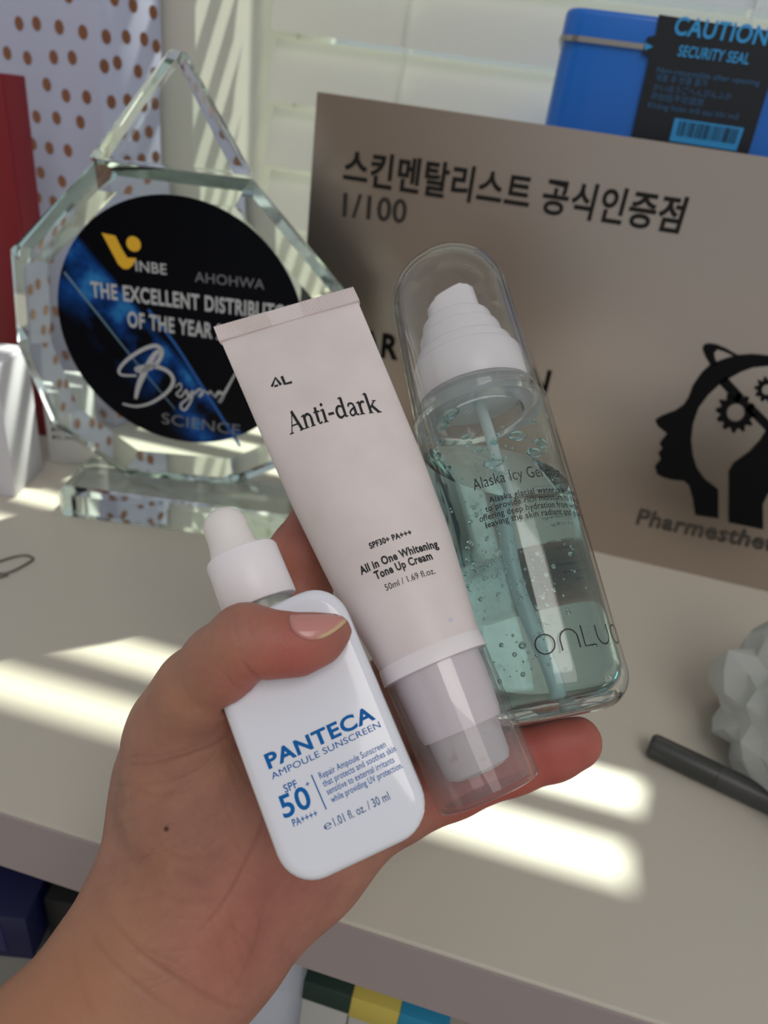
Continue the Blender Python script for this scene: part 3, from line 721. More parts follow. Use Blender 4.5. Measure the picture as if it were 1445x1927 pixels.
# logo of thin strokes
o0 = guv(1012, 1234); uw = mmpx(.82, .172)
def S(u, v): return (o0[0]+u*uw, o0[1]+v*uw)
sw = uw*3.8; hh = 46
lg = [disc2d(*S(22, 22), uw*24, 40, uw*20.6)]
lg.append(ribbon([S(58, 0), S(58, 22)]+[S(80-22*math.cos(math.radians(a)), 22+24*math.sin(math.radians(a))) for a in range(10, 180, 14)]+[S(102, 22), S(102, 0)], sw, 3))
lg += [ribbon([S(116, 50), S(116, 1.7), S(146, 1.7)], sw, 1, False), ribbon([S(158, 46), S(158, 22)]+[S(180-22*math.cos(math.radians(a)), 23-23*math.sin(math.radians(a))) for a in range(10, 180, 14)]+[S(202, 22), S(202, 46)], sw, 3)]
lg += [disc2d(*S(240, 22), uw*24, 40, uw*20.6)]
put('logo_lettering', merge(lg), gm, M_ink, gb)
# faint print on the far side, seen through the gel
gmb = lambda x, y: (lambda a: ((GR+.0001)*math.sin(a), y, (GR+.0001)*math.cos(a)))(math.pi+.0+x/GR)
for k in range(9):
    put('back_lettering', line_text('directions apply a proper amount evenly over the face'[:44-(k*5) % 13], (-.027, H_seam*.62-k*.0027), (-.005-.001*(k % 3), H_seam*.62-k*.0027), .0011), gmb, M_ink, gb)

# ---------------------------------------------------------------- cream tube
TFm = axis_frame(PK(808, 1226, .1745), PK(535, 583, .206), 0.0)
TL = (PK(535, 583, .206)-PK(808, 1226, .1745)).length
tb = empty('cream_tube', 'white squeeze tube of cream, crimped end up, clear cap down, held in the middle', 'tube', TFm.m)
ta = [(0, 13.6), (.06, 14.4), (.13, 15.6), (.25, 17.3), (.45, 19.0), (.7, 20.0), (.955, 20.9), (1, 21.2)]
tbz = [(0, 13.5), (.13, 13.2), (.25, 12.4), (.5, 9.6), (.75, 5.4), (.9, 2.5), (.945, 1.1), (.955, .65), (1, .6)]
def interp(tab, t): return float(np.interp(t, [a for a, _ in tab], [b for _, b in tab]))*.001*K
SK = -.135
def tube_pt(u, w_, side=1, lift=0.0):         # u lateral metres, w_ 0..1
    a = interp(ta, w_)+lift; b = interp(tbz, w_)+lift; q_ = max(0.0, 1-(u/a)**2)
    pw = .5+.25*w_
    return (u, w_*TL+SK*u*w_, side*b*(q_**pw))
vs = []; fs = []; nc = 72; ws = [0, .02, .05]+[.05+.89*i/24 for i in range(1, 25)]+[.948, .955, .956, .975, 1.0]
for w_ in ws:
    a = interp(ta, w_); 
    for k in range(nc):
        an = 2*math.pi*k/nc; u = a*math.cos(an); s_ = math.sin(an); p_ = tube_pt(u, w_, 1 if s_ >= 0 else -1); vs.append(p_)
for i in range(len(ws)-1):
    for k in range(nc): fs.append((i*nc+k, i*nc+(k+1) % nc, (i+1)*nc+(k+1) % nc, (i+1)*nc+k))
fs += [tuple(range(nc)), tuple((len(ws)-1)*nc+k for k in range(nc))]
autosmooth(mesh_obj('tube_body', vs, fs, M_tube, tb), 55)
# crimp with fine vertical ribs
vs = []; fs = []; nr = 62; w0_, w1_ = .956, 1.003
A_ = interp(ta, 1)+.0002
cols = []
for i in range(nr*2+1):
    u = -A_+2*A_*i/(nr*2); d_ = .00095*K + (.00034*K if i % 2 else 0); i0 = len(vs)
    if .38 < i/(nr*2) < .62 and i % 2: d_ -= .00022
    for w_ in (w0_, w1_):
        y = w_*TL+SK*u*w_
        vs += [(u, y, d_), (u, y, -d_)]
    cols.append(i0)
for a, b in zip(cols, cols[1:]):
    fs += [(a, b, b+2, a+2), (a+1, a+3, b+3, b+1), (a+2, b+2, b+3, a+3), (a, a+1, b+1, b)]
fs += [(cols[0], cols[0]+2, cols[0]+3, cols[0]+1), (cols[-1], cols[-1]+1, cols[-1]+3, cols[-1]+2)]
mesh_obj('crimp', vs, fs, M_tube, tb)
CR = .01375*K
mm1 = lambda k: mmpx(k, .1745)
lathe('collar_ring', [(0, .0003), (CR-.0004, .0003), (CR, -.0002), (CR+.0002, -mm1(29)), (CR-.0006, -mm1(31)), (0, -mm1(31))], M_white, tb, 72)
h1 = -mm1(31); capL = mm1(225)+.002
M_cap = thin_clear('clear_cap_plastic', (.93, .92, .93), .04, 1.5, .04)
M_cap2 = glass('tube_cap_glass', (.97, .965, .97), 1.3, .02)
ce = h1-capL; rb = CR*.94
cpr = [(CR-.0001, h1), (CR-.0002, h1-.002), (rb, ce+.0012), (rb-.0006, ce+.0003), (rb-.0015, ce), (0, ce), (0, ce+.0014), (rb-.0022, ce+.0014), (CR-.0013, h1-.002), (CR-.0013, h1)]
cpo = lathe('clear_cap', cpr, M_cap, tb, 80, closed=True)
lathe('shoulder', [(0, h1), (CR-.0024, h1), (CR-.0024, h1-.0035), (CR-.0034, h1-mm1(105)), (CR-.0040, h1-mm1(120)), (0, h1-mm1(120))], M_white, tb, 64)
hq = h1-mm1(120)
lathe('nozzle', [(0, hq), (CR-.0050, hq), (CR-.0056, hq-mm1(60)), (CR-.0064, hq-mm1(72)), (CR-.0085, hq-mm1(78)), (0, hq-mm1(79))], mat('frosted_plastic', (206, 202, 202), .4, noise=(160, (176, 150, 132), .55, .8)), tb, 56)
# tube lettering, laid on the front surface
def t_uv(px, py):
    n_ = 0.0
    for _ in range(12):
        u, y = TFm.loc(px, py, n_); w_ = y/TL
        for _ in range(3): w_ = (y)/(TL+SK*u)
        n_ = tube_pt(u, min(max(w_, 0), 1))[2]
    return (u, w_*TL)
def tmap(x, y):
    p_ = tube_pt(x, y/TL); return (p_[0], p_[1], p_[2]+.00012)
def t_text(name, body, p0, p1, hpx, d, off=0.0, m=M_ink):
    a_ = t_uv(*p0); b_ = t_uv(*p1); put(name, line_text(body, a_, b_, mmpx(hpx, d), off), tmap, m, tb)
t_text('rating_lettering', 'SPF30+ PA+++', (697, 1033), (776, 1006), 11, .178, .03)
t_text('caption_lettering', 'All in One Whitening', (680, 1082), (826, 1030), 15, .177, .03)
t_text('caption_lettering', 'Tone Up Cream', (708, 1091), (815, 1052), 15, .177, .03)
t_text('volume_lettering', '50ml / 1.69 fl.oz.', (727, 1112), (820, 1079), 12, .177, -.004)
# serif word, built glyph by glyph (em units, baseline 0)
def g_strokes():
    G = {}
    def R(a, b, wd): 
        (x0, y0), (x1, y1) = a, b; t = Vector((x1-x0, y1-y0)).normalized(); n_ = Vector((-t.y, t.x))*wd*.62
        return [(x0+n_.x, y0+n_.y), (x1+n_.x, y1+n_.y), (x1-n_.x, y1-n_.y), (x0-n_.x, y0-n_.y)], [(0, 1, 2, 3)]
    def serif(x, y, wd, up=1): return [(x-wd/2, y), (x+wd/2, y), (x+wd/2, y+.018*up), (x+wd/5, y+.045*up), (x-wd/5, y+.045*up), (x-wd/2, y+.018*up)], [tuple(range(6))]
    def flag(x, y): return [(x-.045, y), (x-.13, y-.035), (x-.13, y-.055), (x-.045, y-.06), (x+.04, y+.02)], [tuple(range(5))]
    def rb(pts, wd): return ribbon(pts, wd, 6)
    G['A'] = ([R((.07, 0), (.33, .68), .035), R((.31, .70), (.58, 0), .095), R((.15, .24), (.5, .24), .038), serif(.07, 0, .21), serif(.585, 0, .26)], .69)
    G['n'] = ([R((.13, 0), (.13, .44), .09), flag(.13, .46), serif(.13, 0, .22), rb([(.14, .33), (.22, .425), (.33, .43), (.41, .36), (.425, .28)], .085), R((.425, 0), (.425, .30), .09), serif(.425, 0, .22)], .57)
    G['t'] = ([R((.15, .09), (.15, .58), .09), rb([(.15, .12), (.165, .045), (.22, .025), (.30, .055)], .06), R((.03, .42), (.30, .42), .045), ([(.105, .44), (.195, .6), (.195, .44)], [(0, 1, 2)])], .34)
    G['i'] = ([R((.13, 0), (.13, .44), .09), flag(.13, .46), serif(.13, 0, .22), disc2d(.125, .61, .06, 14)], .28)
    G['-'] = ([R((.04, .235), (.29, .235), .07)], .34)
    G['d'] = ([ribbon([(.36, .38), (.24, .425), (.12, .34), (.09, .2), (.14, .07), (.24, .035), (.36, .09)], lambda t: .055+.05*math.sin(math.pi*t), 6), R((.41, .04), (.41, .70), .09), flag(.41, .72), ([(.41, 0), (.41, .07), (.53, .05), (.53, .03)], [(0, 1, 2, 3)])], .56)
    G['a'] = ([rb([(.09, .34), (.13, .425), (.23, .44), (.31, .40), (.33, .3)], .07), R((.33, .05), (.33, .32), .085), rb([(.33, .27), (.19, .22), (.10, .14), (.12, .04), (.21, .025), (.33, .09)], .065), rb([(.33, .06), (.38, .02), (.45, .04)], .055)], .47)
    G['r'] = ([R((.13, 0), (.13, .44), .09), flag(.13, .46), serif(.13, 0, .23), rb([(.14, .30), (.2, .40), (.28, .435), (.36, .41)], .08)], .39)
    G['k'] = ([R((.13, 0), (.13, .70), .09), flag(.13, .72), serif(.13, 0, .21), R((.17, .19), (.42, .425), .042), R((.24, .27), (.47, .01), .09), serif(.49, 0, .2), serif(.41, .44, .18, -1)], .56)
    return G
GL_ = g_strokes(); xx = 0; arts = []
for ch in 'Anti-dark':
    st_, adv = GL_[ch]
    for V_, F_ in st_: arts.append(([(x+xx, y) for x, y in V_], F_))
    xx += adv*.97
V_, F_ = merge(arts); a_ = t_uv(547, 818); b_ = t_uv(717, 776); hgt = mmpx(45, .197)/.70
dx, dy = b_[0]-a_[0], b_[1]-a_[1]; L_ = math.hypot(dx, dy)
V_ = [(a_[0]+dx*x/xx-dy/L_*y*hgt, a_[1]+dy*x/xx+dx/L_*y*hgt) for x, y in V_]
put('name_lettering', (V_, F_), tmap, M_ink, tb)
def Cq(x, y): return t_uv(380+x/2.331, 540+y/2.331)
lw = abs(Cq(0, 400)[0]-Cq(13, 400)[0])
put('logo_lettering', merge([ribbon([Cq(307, 438), Cq(322, 399), Cq(347, 430)], lw, 1, False), ribbon([Cq(318, 436), Cq(334, 432)], lw*.8, 1, False), ribbon([Cq(350, 392), Cq(364, 426), Cq(395, 418)], lw, 1, False)]), tmap, M_ink, tb)
put('ink_smudge', disc2d(*t_uv(849, 1166), .0006, 7), tmap, mat('smudge', (204, 202, 220), .6), tb)

# ---------------------------------------------------------------- dropper bottle
TLc, TRc, BRc, BLc = (380, 1208), (635, 1090), (815, 1545), (560, 1665)
pc0 = PK(597, 1377, .1565); ptop = PK(507, 1149, .1632)
PF0 = axis_frame(pc0, ptop, math.radians(-7))
# roll so that the body's sides follow the photograph
PF = PF0
cs = [PF.loc(*p, .0) for p in (TLc, TRc, BRc, BLc)]
hw = (math.dist(cs[0], cs[1])+math.dist(cs[2], cs[3]))/4; hh_ = (math.dist(cs[1], cs[2])+math.dist(cs[0], cs[3]))/4
cxm = sum(c[0] for c in cs)/4; cym = sum(c[1] for c in cs)/4
db = empty('dropper_bottle', 'flat white sunscreen dropper bottle with blue print, pinned under the thumb', 'bottle', PF.m)
TH_ = .0088                                    # half thickness
rc = .0088; bm = bmesh.new(); be = .0030
outl = []
for (sx, sy) in ((1, 1), (-1, 1), (-1, -1), (1, -1)):
    a0 = {(1, 1): 0, (-1, 1): 90, (-1, -1): 180, (1, -1): 270}[(sx, sy)]
    for i in range(9):
        a = math.radians(a0+90*i/8); outl.append((sx*(hw-rc)+rc*math.cos(a), sy*(hh_-rc)+rc*math.sin(a)))
def inset(o_, d): 
    return [((abs(x)-d*min(1, 1))*(1 if x > 0 else -1), (abs(y)-d)*(1 if y > 0 else -1)) for x, y in o_]
def rr_ring(d, z):
    R_ = max(rc-d, .0008); out_ = []
    for (sx, sy, a0) in ((1, 1, 0), (-1, 1, 90), (-1, -1, 180), (1, -1, 270)):
        for i in range(9):
            a = math.radians(a0+90*i/8); out_.append(bm.verts.new((cxm+sx*(hw-d-R_)+R_*math.cos(a), cym+sy*(hh_-d-R_)+R_*math.sin(a), z)))
    return out_
rings = []
for i in range(7):
    a = math.radians(90*i/6); rings.append(rr_ring(be*(1-math.sin(a)), -TH_+be*(1-math.cos(a))))
for i in range(6, -1, -1):
    a = math.radians(90*i/6); rings.append(rr_ring(be*(1-math.sin(a)), TH_-be*(1-math.cos(a))))
m_ = len(rings[0])
for a_, b_ in zip(rings, rings[1:]):
    for k in range(m_): bm.faces.new((a_[k], a_[(k+1) % m_], b_[(k+1) % m_], b_[k]))
bm.faces.new(rings[0]); bm.faces.new(rings[-1])
autosmooth(bm_obj('bottle_body', bm, M_gloss, db), 30)
u0 = PF.loc(455, 1045, 0); u1 = PF.loc(486, 1127, 0); nu = (u0[0]+u1[0])/2; ytop = cym+hh_
rcol = mmpx(71, .163); yc0 = ytop+.0022; yc1 = u0[1]+.0006
lathe('neck', [(0, ytop-.001), (rcol*.80, ytop-.001), (rcol*.80, yc0+.001), (0, yc0+.001)], mat('neck_glass', (200, 204, 196), .2, trans=.6), db, 48, off=(nu, 0))
lathe('dropper_collar', [(0, yc0), (rcol-.0003, yc0), (rcol, yc0+.0004), (rcol*.985, yc1-.0010), (rcol*.985-.0004, yc1-.0003), (rcol*.985-.0012, yc1), (0, yc1)], mat('satin_white_plastic', (238, 232, 236), .38), db, 64, off=(nu, 0))
nb = PF.loc(430, 1010, 0); rbk = mmpx(42, .166); yb1 = PF.loc(417, 952, 0)[1]-.0005
nbu = nu-.0012
lathe('dropper_bulb', [(0, yc1-.001), (rbk*1.35, yc1-.001), (rbk*1.12, yc1+.0012), (rbk*1.02, yc1+.004), (rbk, yc1+.006), (rbk, yb1-rbk)]+[(rbk*math.cos(math.radians(a)), yb1-rbk+rbk*math.sin(math.radians(a))) for a in range(10, 90, 10)]+[(0, yb1)], M_bulb, db, 48, off=(nbu, 0))
def p_map(x, y): return (x, y, TH_+.0001)
def pl2(px, py): return PF.loc(px, py, TH_)
def p_text(name, body, p0, p1, hpx, off=0.0, m=M_blueink):
    put(name, line_text(body, pl2(*p0), pl2(*p1), mmpx(hpx, .152), off), p_map, m, db)
p_text('name_lettering', 'PANTECA', (506, 1447), (707, 1352), 26, .03)
p_text('name_lettering', 'AMPOULE SUNSCREEN', (513, 1467), (717, 1368), 11.5, .004)
p_text('rating_lettering', 'SPF', (537, 1492), (561, 1481), 14, .01)
p_text('rating_lettering', '50', (535, 1540), (589, 1516), 38, .018)
p_text('rating_lettering', '+', (577, 1482), (584, 1479), 10, .01)
p_text('rating_lettering', 'PA++++', (553, 1556), (599, 1536), 13, .01)
for body, p0, p1 in (('Repair Ampoule Sunscreen', (603, 1466), (727, 1405)), ('that protects and soothes skin', (610, 1481), (746, 1413)), ('sensitive to external irritants', (617, 1496), (743, 1434)), ('while providing UV protection.', (625, 1511), (759, 1444))):
    p_text('caption_lettering', body, p0, p1, 11.5, .004)
p_text('volume_lettering', '1.01 fl. oz. / 30 ml', (631, 1555), (735, 1504), 15, .006, mat('grey_blue_ink', (52, 96, 148), .4))
p_text('volume_lettering', '℮', (612, 1563), (626, 1556), 13, .006, bpy.data.materials['grey_blue_ink'])
put('divider_line', ribbon([pl2(586, 1458), pl2(614, 1523)], mmpx(2.2, .152), 1, False), p_map, M_blueink, db)

# ================================================================ the hand
import openvdb
RMi = RM.transposed()
def cj(px, py, d): d = d*K; return np.array([(px-PPX)/F*d, -(py-PPY)/F*d, d])
VOX = .0009
lo = np.array([-.165, -.165, .10]); hi = np.array([.105, .035, .30])
dims = np.ceil((hi-lo)/VOX).astype(int)
GX, GY, GZ = [lo[i]+VOX*np.arange(dims[i]) for i in range(3)]
BIG = .03
def cone_into(field, a, b, ra, rb, sq=1.0, k=.003, mode='smin'):
    """round cone between camera-space points, z squashed by sq; blended into field"""
    m = max(ra, rb)*1.0+.012; mn = np.minimum(a, b)-m; mx_ = np.maximum(a, b)+m
    i0 = np.clip(((mn-lo)/VOX).astype(int), 0, dims); i1 = np.clip(((mx_-lo)/VOX).astype(int)+1, 0, dims)
    if (i1 <= i0).any(): return
    X = GX[i0[0]:i1[0]][:, None, None]; Y = GY[i0[1]:i1[1]][None, :, None]; Z = GZ[i0[2]:i1[2]][None, None, :]
    dx, dy, dz = b[0]-a[0], b[1]-a[1], (b[2]-a[2])/sq
    px, py, pz = X-a[0], Y-a[1], (Z-a[2])/sq
    L2 = dx*dx+dy*dy+dz*dz+1e-12
    t = np.clip((px*dx+py*dy+pz*dz)/L2, 0, 1)
    d = np.sqrt((px-t*dx)**2+(py-t*dy)**2+(pz-t*dz)**2)-(ra+(rb-ra)*t)
    d = d.astype(np.float32)
    S_ = field[i0[0]:i1[0], i0[1]:i1[1], i0[2]:i1[2]]
    if mode == 'smin':
        h = np.clip(.5+.5*(S_-d)/k, 0, 1); S_[...] = S_*(1-h)+d*h-k*h*(1-h)
    else:
        h = np.clip(.5-.5*(S_+d)/k, 0, 1); S_[...] = S_*(1-h)-d*h+k*h*(1-h)
def newf(): return np.full(tuple(dims), BIG, np.float32)
def chain(field, js, sq=1.0, k=.003):
    for p, q in zip(js, js[1:]):
        cone_into(field, cj(*p[:3]), cj(*q[:3]), p[3]*p[2]*K/F, q[3]*q[2]*K/F, sq, k)
def smin(a, b, k):
    h = np.clip(.5+.5*(a-b)/k, 0, 1); return a*(1-h)+b*h-k*h*(1-h)
SQ = .62
palm = newf()
chain(palm, [(-150, 2335, .158, 245), (112, 2078, .166, 222), (306, 1804, .176, 180)], .72, .008)      # forearm
chain(palm, [(312, 1800, .178, 172), (375, 1650, .183, 166), (405, 1480, .186, 172), (470, 1400, .192, 120)], SQ, .012)
chain(palm, [(440, 1762, .184, 112), (560, 1604, .192, 124), (640, 1500, .198, 112)], SQ, .012)
chain(palm, [(405, 1520, .190, 150), (560, 1450, .198, 130)], SQ, .012)
chain(palm, [(388, 1640, .180, 112), (350, 1500, .173, 98), (328, 1400, .168, 76), (355, 1327, .162, 70)], .9, .011)          # thenar
chain(palm, [(560, 1450, .199, 110), (600, 1360, .204, 78)], SQ, .010)
chain(palm, [(640, 1450, .205, 92), (765, 1372, .213, 60), (880, 1330, .219, 50)], SQ, .008)
thumb = newf()
chain(thumb, [(338, 1362, .166, 84), (372, 1298, .158, 76), (418, 1248, .152, 72), (462, 1206, .1478, 67)], 1.0, .003)
chain(thumb, [(462, 1206, .1478, 67), (510, 1213, .1468, 59), (560, 1213, .1470, 55), (606, 1200, .1482, 44), (634, 1186, .1492, 27)], .85, .003)
chain(thumb, [(390, 1335, .168, 74), (440, 1330, .172, 50)], 1.0, .006)
index = newf(); chain(index, [(600, 1375, .204, 82), (560, 1240, .204, 66), (560, 1130, .205, 62), (570, 1045, .206, 64), (612, 978, .208, 60), (690, 930, .210, 54), (750, 905, .211, 44)], .9, .003)
middle = newf(); chain(middle, [(650, 1420, .208, 78), (735, 1300, .214, 62), (820, 1200, .219, 62), (910, 1135, .223, 60), (1000, 1100, .2245, 54), (1040, 1088, .2235, 42)], .9, .003)
ring_ = newf(); chain(ring_, [(680, 1500, .204, 76), (790, 1440, .214, 60), (880, 1400, .220, 58), (955, 1365, .223, 54), (1010, 1350, .222, 44)], .9, .003)
pinky = newf(); chain(pinky, [(650, 1560, .194, 84), (740, 1520, .196, 68), (850, 1473, .1975, 63), (960, 1430, .1985, 62), (1040, 1406, .1980, 60), (1082, 1397, .1970, 50)], .9, .003)
fing = smin(smin(smin(index, middle, .0012), ring_, .0012), pinky, .0012)
hand = smin(palm, fing, .007)
hand = smin(hand, thumb, .0045)
# creases and knuckle folds cut into the surface
for pts, r_ in (([(462, 1246, .1350), (488, 1276, .1385), (500, 1290, .142)], .0011), ([(440, 1392, .160), (410, 1412, .1565)], .0009)):
    for p, q in zip(pts, pts[1:]): cone_into(hand, cj(*p), cj(*q), r_, r_*.6, 1.0, .002, 'sub')
# the hand yields where it touches what it holds
def grid_local(fr_):
    """grid sample points in a frame's local coordinates"""
    m = np.array(fr_.inv.to_3x3() @ RM); t = np.array(fr_.inv @ CAM)
    X, Y, Z = GX[:, None, None], GY[None, :, None], -GZ[None, None, :]
    return [ (m[i, 0]*X+m[i, 1]*Y+m[i, 2]*Z+t[i]).astype(np.float32) for i in range(3)]
def carve(d, k=.0015):
    global hand
    d = d-.00025; h = np.clip(.5-.5*(hand+d)/k, 0, 1); hand = hand*(1-h)-d*h+k*h*(1-h)
x, y, z = grid_local(PF)
qx = np.abs(x-cxm)-(hw-rc); qy = np.abs(y-cym)-(hh_-rc); d2 = np.sqrt(np.maximum(qx, 0)**2+np.maximum(qy, 0)**2)+np.minimum(np.maximum(qx, qy), 0)-rc
ex, ez = d2+be, np.abs(z)-(TH_-be); dbox = np.sqrt(np.maximum(ex, 0)**2+np.maximum(ez, 0)**2)+np.minimum(np.maximum(ex, ez), 0)-be
carve(dbox)
dcol = np.maximum(np.sqrt((x-nu)**2+z**2)-rcol, np.maximum((ytop-.001)-y, y-yc1)); carve(dcol)
x, y, z = grid_local(GF); rad = np.sqrt(x*x+z*z); dg = np.maximum(rad-GR, -y); carve(np.maximum(dg, y-(GL+.01)))
x, y, z = grid_local(TFm); rad = np.sqrt(x*x+z*z)
carve(np.maximum(rad-(CR+.0002), np.maximum(ce-y, y-.0)))
wv = np.clip(y/TL, 0, 1); av = np.interp(wv, [a for a, _ in ta], [b for _, b in ta])*.001*K; bv = np.interp(wv, [a for a, _ in tbz], [b for _, b in tbz])*.001*K
carve(np.maximum((np.sqrt((x/av)**2+(z/bv)**2)-1)*bv, -y))
del x, y, z, rad, wv, av, bv, dg, dbox, d2, ex, ez, qx, qy
# keep the arm open-ended outside the frame
hand[:, 0, :] = BIG; hand[0, :, :] = BIG; hand[:, :, 0] = BIG; hand[:, :, -1] = BIG
vg = openvdb.FloatGrid(BIG); vg.copyFromArray(np.ascontiguousarray(hand), tolerance=0)
pts, tris, quads = vg.convertToPolygons(isovalue=0.0, adaptivity=0.0)
pts = np.array(pts)*VOX+lo
pts[:, 2] *= -1
R_ = np.array(RM); W = pts @ R_.T + np.array(CAM)
hbase = Vector(W[np.argmin(pts[:, 1])]); hbase = P(60, 2010, .166*K)
me = bpy.data.meshes.new('hand'); W = W-np.array(hbase)
me.from_pydata(W.tolist(), [], [tuple(q) for q in quads.tolist()]+[tuple(t) for t in tris.tolist()]); me.update()
bm = bmesh.new(); bm.from_mesh(me)
# keep only the largest connected piece
seen = set(); best = []
bm.verts.ensure_lookup_table()
for v in bm.verts:
    if v.index in seen: continue
    st_ = [v]; comp = []; seen.add(v.index)
    while st_:
        q_ = st_.pop(); comp.append(q_)
        for e in q_.link_edges:
            o_ = e.other_vert(q_)
            if o_.index not in seen: seen.add(o_.index); st_.append(o_)
    if len(comp) > len(best): best = comp
bs = set(best); bmesh.ops.delete(bm, geom=[v for v in bm.verts if v not in bs], context='VERTS')
bmesh.ops.smooth_vert(bm, verts=bm.verts, factor=.5, use_axis_x=True, use_axis_y=True, use_axis_z=True)
bmesh.ops.smooth_vert(bm, verts=bm.verts, factor=.5, use_axis_x=True, use_axis_y=True, use_axis_z=True)
bmesh.ops.recalc_face_normals(bm, faces=bm.faces); bm.to_mesh(me); bm.free()
# one refinement so that fine skin lines can be carved
hob = link('hand', me, None, None, True); hob.location = hbase
sub = hob.modifiers.new('sub', 'SUBSURF'); sub.levels = 1; sub.render_levels = 1
dg_ = bpy.context.evaluated_depsgraph_get(); dg_.update()
me2 = bpy.data.meshes.new_from_object(hob.evaluated_get(dg_)); hob.modifiers.clear(); hob.data = me2; me2.name = 'hand'
n = len(me2.vertices); co = np.empty(n*3); me2.vertices.foreach_get('co', co); co = co.reshape(-1, 3)
nor = np.empty(n*3); me2.vertices.foreach_get('normal', nor); nor = nor.reshape(-1, 3)
cc = (co+np.array(hbase)-np.array(CAM)) @ R_          # camera axes
dep = -cc[:, 2]; ppx = cc[:, 0]/dep*F+PPX; ppy = -cc[:, 1]/dep*F+PPY
facing = np.clip((nor @ R_)[:, 2], 0, 1)
front = (facing > .05)
def seg_dist(pts_):
    d = np.full(n, 1e9); ss = np.zeros(n)
    pts_ = [tuple(p) for p in catmull([Vector((a, b, 0)) for a, b in pts_], 5)]
    ns_ = len(pts_)-1
    for i_, (p, q) in enumerate(zip(pts_, pts_[1:])):
        ax, ay, bx, by = p[0], p[1], q[0], q[1]; L2 = (bx-ax)**2+(by-ay)**2+1e-9
        t = np.clip(((ppx-ax)*(bx-ax)+(ppy-ay)*(by-ay))/L2, 0, 1)
        di = np.hypot(ppx-ax-t*(bx-ax), ppy-ay-t*(by-ay)); cl = di < d; ss[cl] = ((i_+t)/ns_)[cl]; d = np.minimum(d, di)
    return d, np.sqrt(np.clip(np.sin(np.pi*np.clip(ss, 0, 1)), 0, 1))
disp = np.zeros(n)
lines = [  # (points in the photograph, depth mm, width px)
    ([(437, 1384), (405, 1403), (360, 1420), (300, 1437), (235, 1440)], .30, 5),
    ([(420, 1400), (380, 1445), (330, 1468), (280, 1480)], .14, 4),
    ([(505, 1500), (492, 1560), (455, 1640), (420, 1700), (370, 1760)], .45, 5),
    ([(540, 1640), (500, 1700), (480, 1790), (430, 1880)], .22, 5),
    ([(610, 1680), (560, 1760), (520, 1840)], .15, 5),
    ([(200, 1720), (255, 1785), (330, 1840), (420, 1890), (470, 1900)], .35, 6),
    ([(165, 1740), (200, 1800), (270, 1865), (350, 1920)], .22, 6),
    ([(130, 1760), (150, 1850), (180, 1930)], .12, 8),
    ([(448, 1150), (440, 1180), (452, 1215)], .16, 4), ([(470, 1146), (468, 1175), (474, 1200)], .12, 4), ([(430, 1160), (426, 1190)], .10, 4),
    ([(452, 1240), (468, 1262), (486, 1278), (500, 1284)], .35, 4), ([(420, 1262), (440, 1290), (470, 1305)], .16, 4),
    ([(1000, 1420), (1004, 1446), (1010, 1466)], .15, 3), ([(985, 1424), (990, 1450), (996, 1470)], .12, 3), ([(870, 1480), (880, 1510)], .15, 4)]
rg = random.Random(5)
for i in range(58):                            # fine skin lines across the thenar and palm
    cx_ = rg.uniform(240, 560); cy_ = rg.uniform(1400, 1860); L__ = rg.uniform(40, 100); an = math.radians(rg.gauss(22 if cx_ < 400 else -60, 14))
    lines.append(([(cx_-L__*math.cos(an), cy_+L__*math.sin(an)), (cx_, cy_+6), (cx_+L__*math.cos(an), cy_-L__*math.sin(an))], rg.uniform(.05, .13), 3.5))
for a0_, b0_, c0_, w_l in (((520, 1690), (480, 1780), (450, 1860), 12), ((575, 1690), (540, 1770), (515, 1840), 10), ((455, 1700), (415, 1770), (385, 1830), 11), ((640, 1660), (610, 1720), (575, 1780), 9), ((320, 1640), (370, 1660), (430, 1640), 9), ((300, 1600), (360, 1622), (430, 1600), 9), ((290, 1680), (350, 1700), (420, 1690), 9), ((230, 1480), (300, 1500), (380, 1480), 7)):
    lines.append(([a0_, b0_, c0_], .20, w_l))
for pts_, dm, wp in lines:
    sd_, fade_ = seg_dist(pts_); disp += dm*.001*fade_*np.exp(-(sd_/wp)**2)
disp *= front
co -= nor*disp[:, None]; me2.vertices.foreach_set('co', co.reshape(-1)); me2.update()
# skin tint (pinker finger ends and pads, warmer forearm)
def blob(px, py, r): return np.exp(-(((ppx-px)**2+(ppy-py)**2)/r**2))
red = .9*blob(1060, 1420, 170)+.8*blob(900, 1490, 120)+.75*blob(560, 1235, 95)+.35*blob(540, 1640, 130)+.35*blob(430, 1800, 120)+.5*blob(470, 1300, 60)+.45*blob(570, 1040, 120)
red = np.clip(red, 0, 1); warm = np.clip(blob(100, 1900, 260)*.9+blob(330, 1290, 120)*.4, 0, 1)
mole = np.exp(-(((ppx-313)**2+(ppy-1560)**2)/26.0)**2)*front; mole = np.maximum(mole, .6*np.exp(-(((ppx-19)**2+(ppy-1833)**2)/8.0)**2)*front)
crs = np.clip(disp/.0004, 0, 1)
att = me2.color_attributes.new('skin_tint', 'FLOAT_COLOR', 'POINT')
buf = np.stack([red, warm, mole, crs], 1).astype(np.float32); att.data.foreach_set('color', buf.reshape(-1))
me2.polygons.foreach_set('use_smooth', [True]*len(me2.polygons))
M_skin = mat('skin', (206, 158, 138), .50, sss=.12, spec=.4); nt = M_skin.node_tree; b = nt.nodes['Principled BSDF']; N = nt.nodes.new; Lk = nt.links.new
at = N('ShaderNodeAttribute'); at.attribute_name = 'skin_tint'; sp = N('ShaderNodeSeparateColor'); Lk(at.outputs['Color'], sp.inputs[0])
tc = N('ShaderNodeTexCoord'); nz = N('ShaderNodeTexNoise'); nz.inputs['Scale'].default_value = 70; nz.inputs['Detail'].default_value = 6; nz.inputs['Roughness'].default_value = .65; Lk(tc.outputs['Object'], nz.inputs[0])
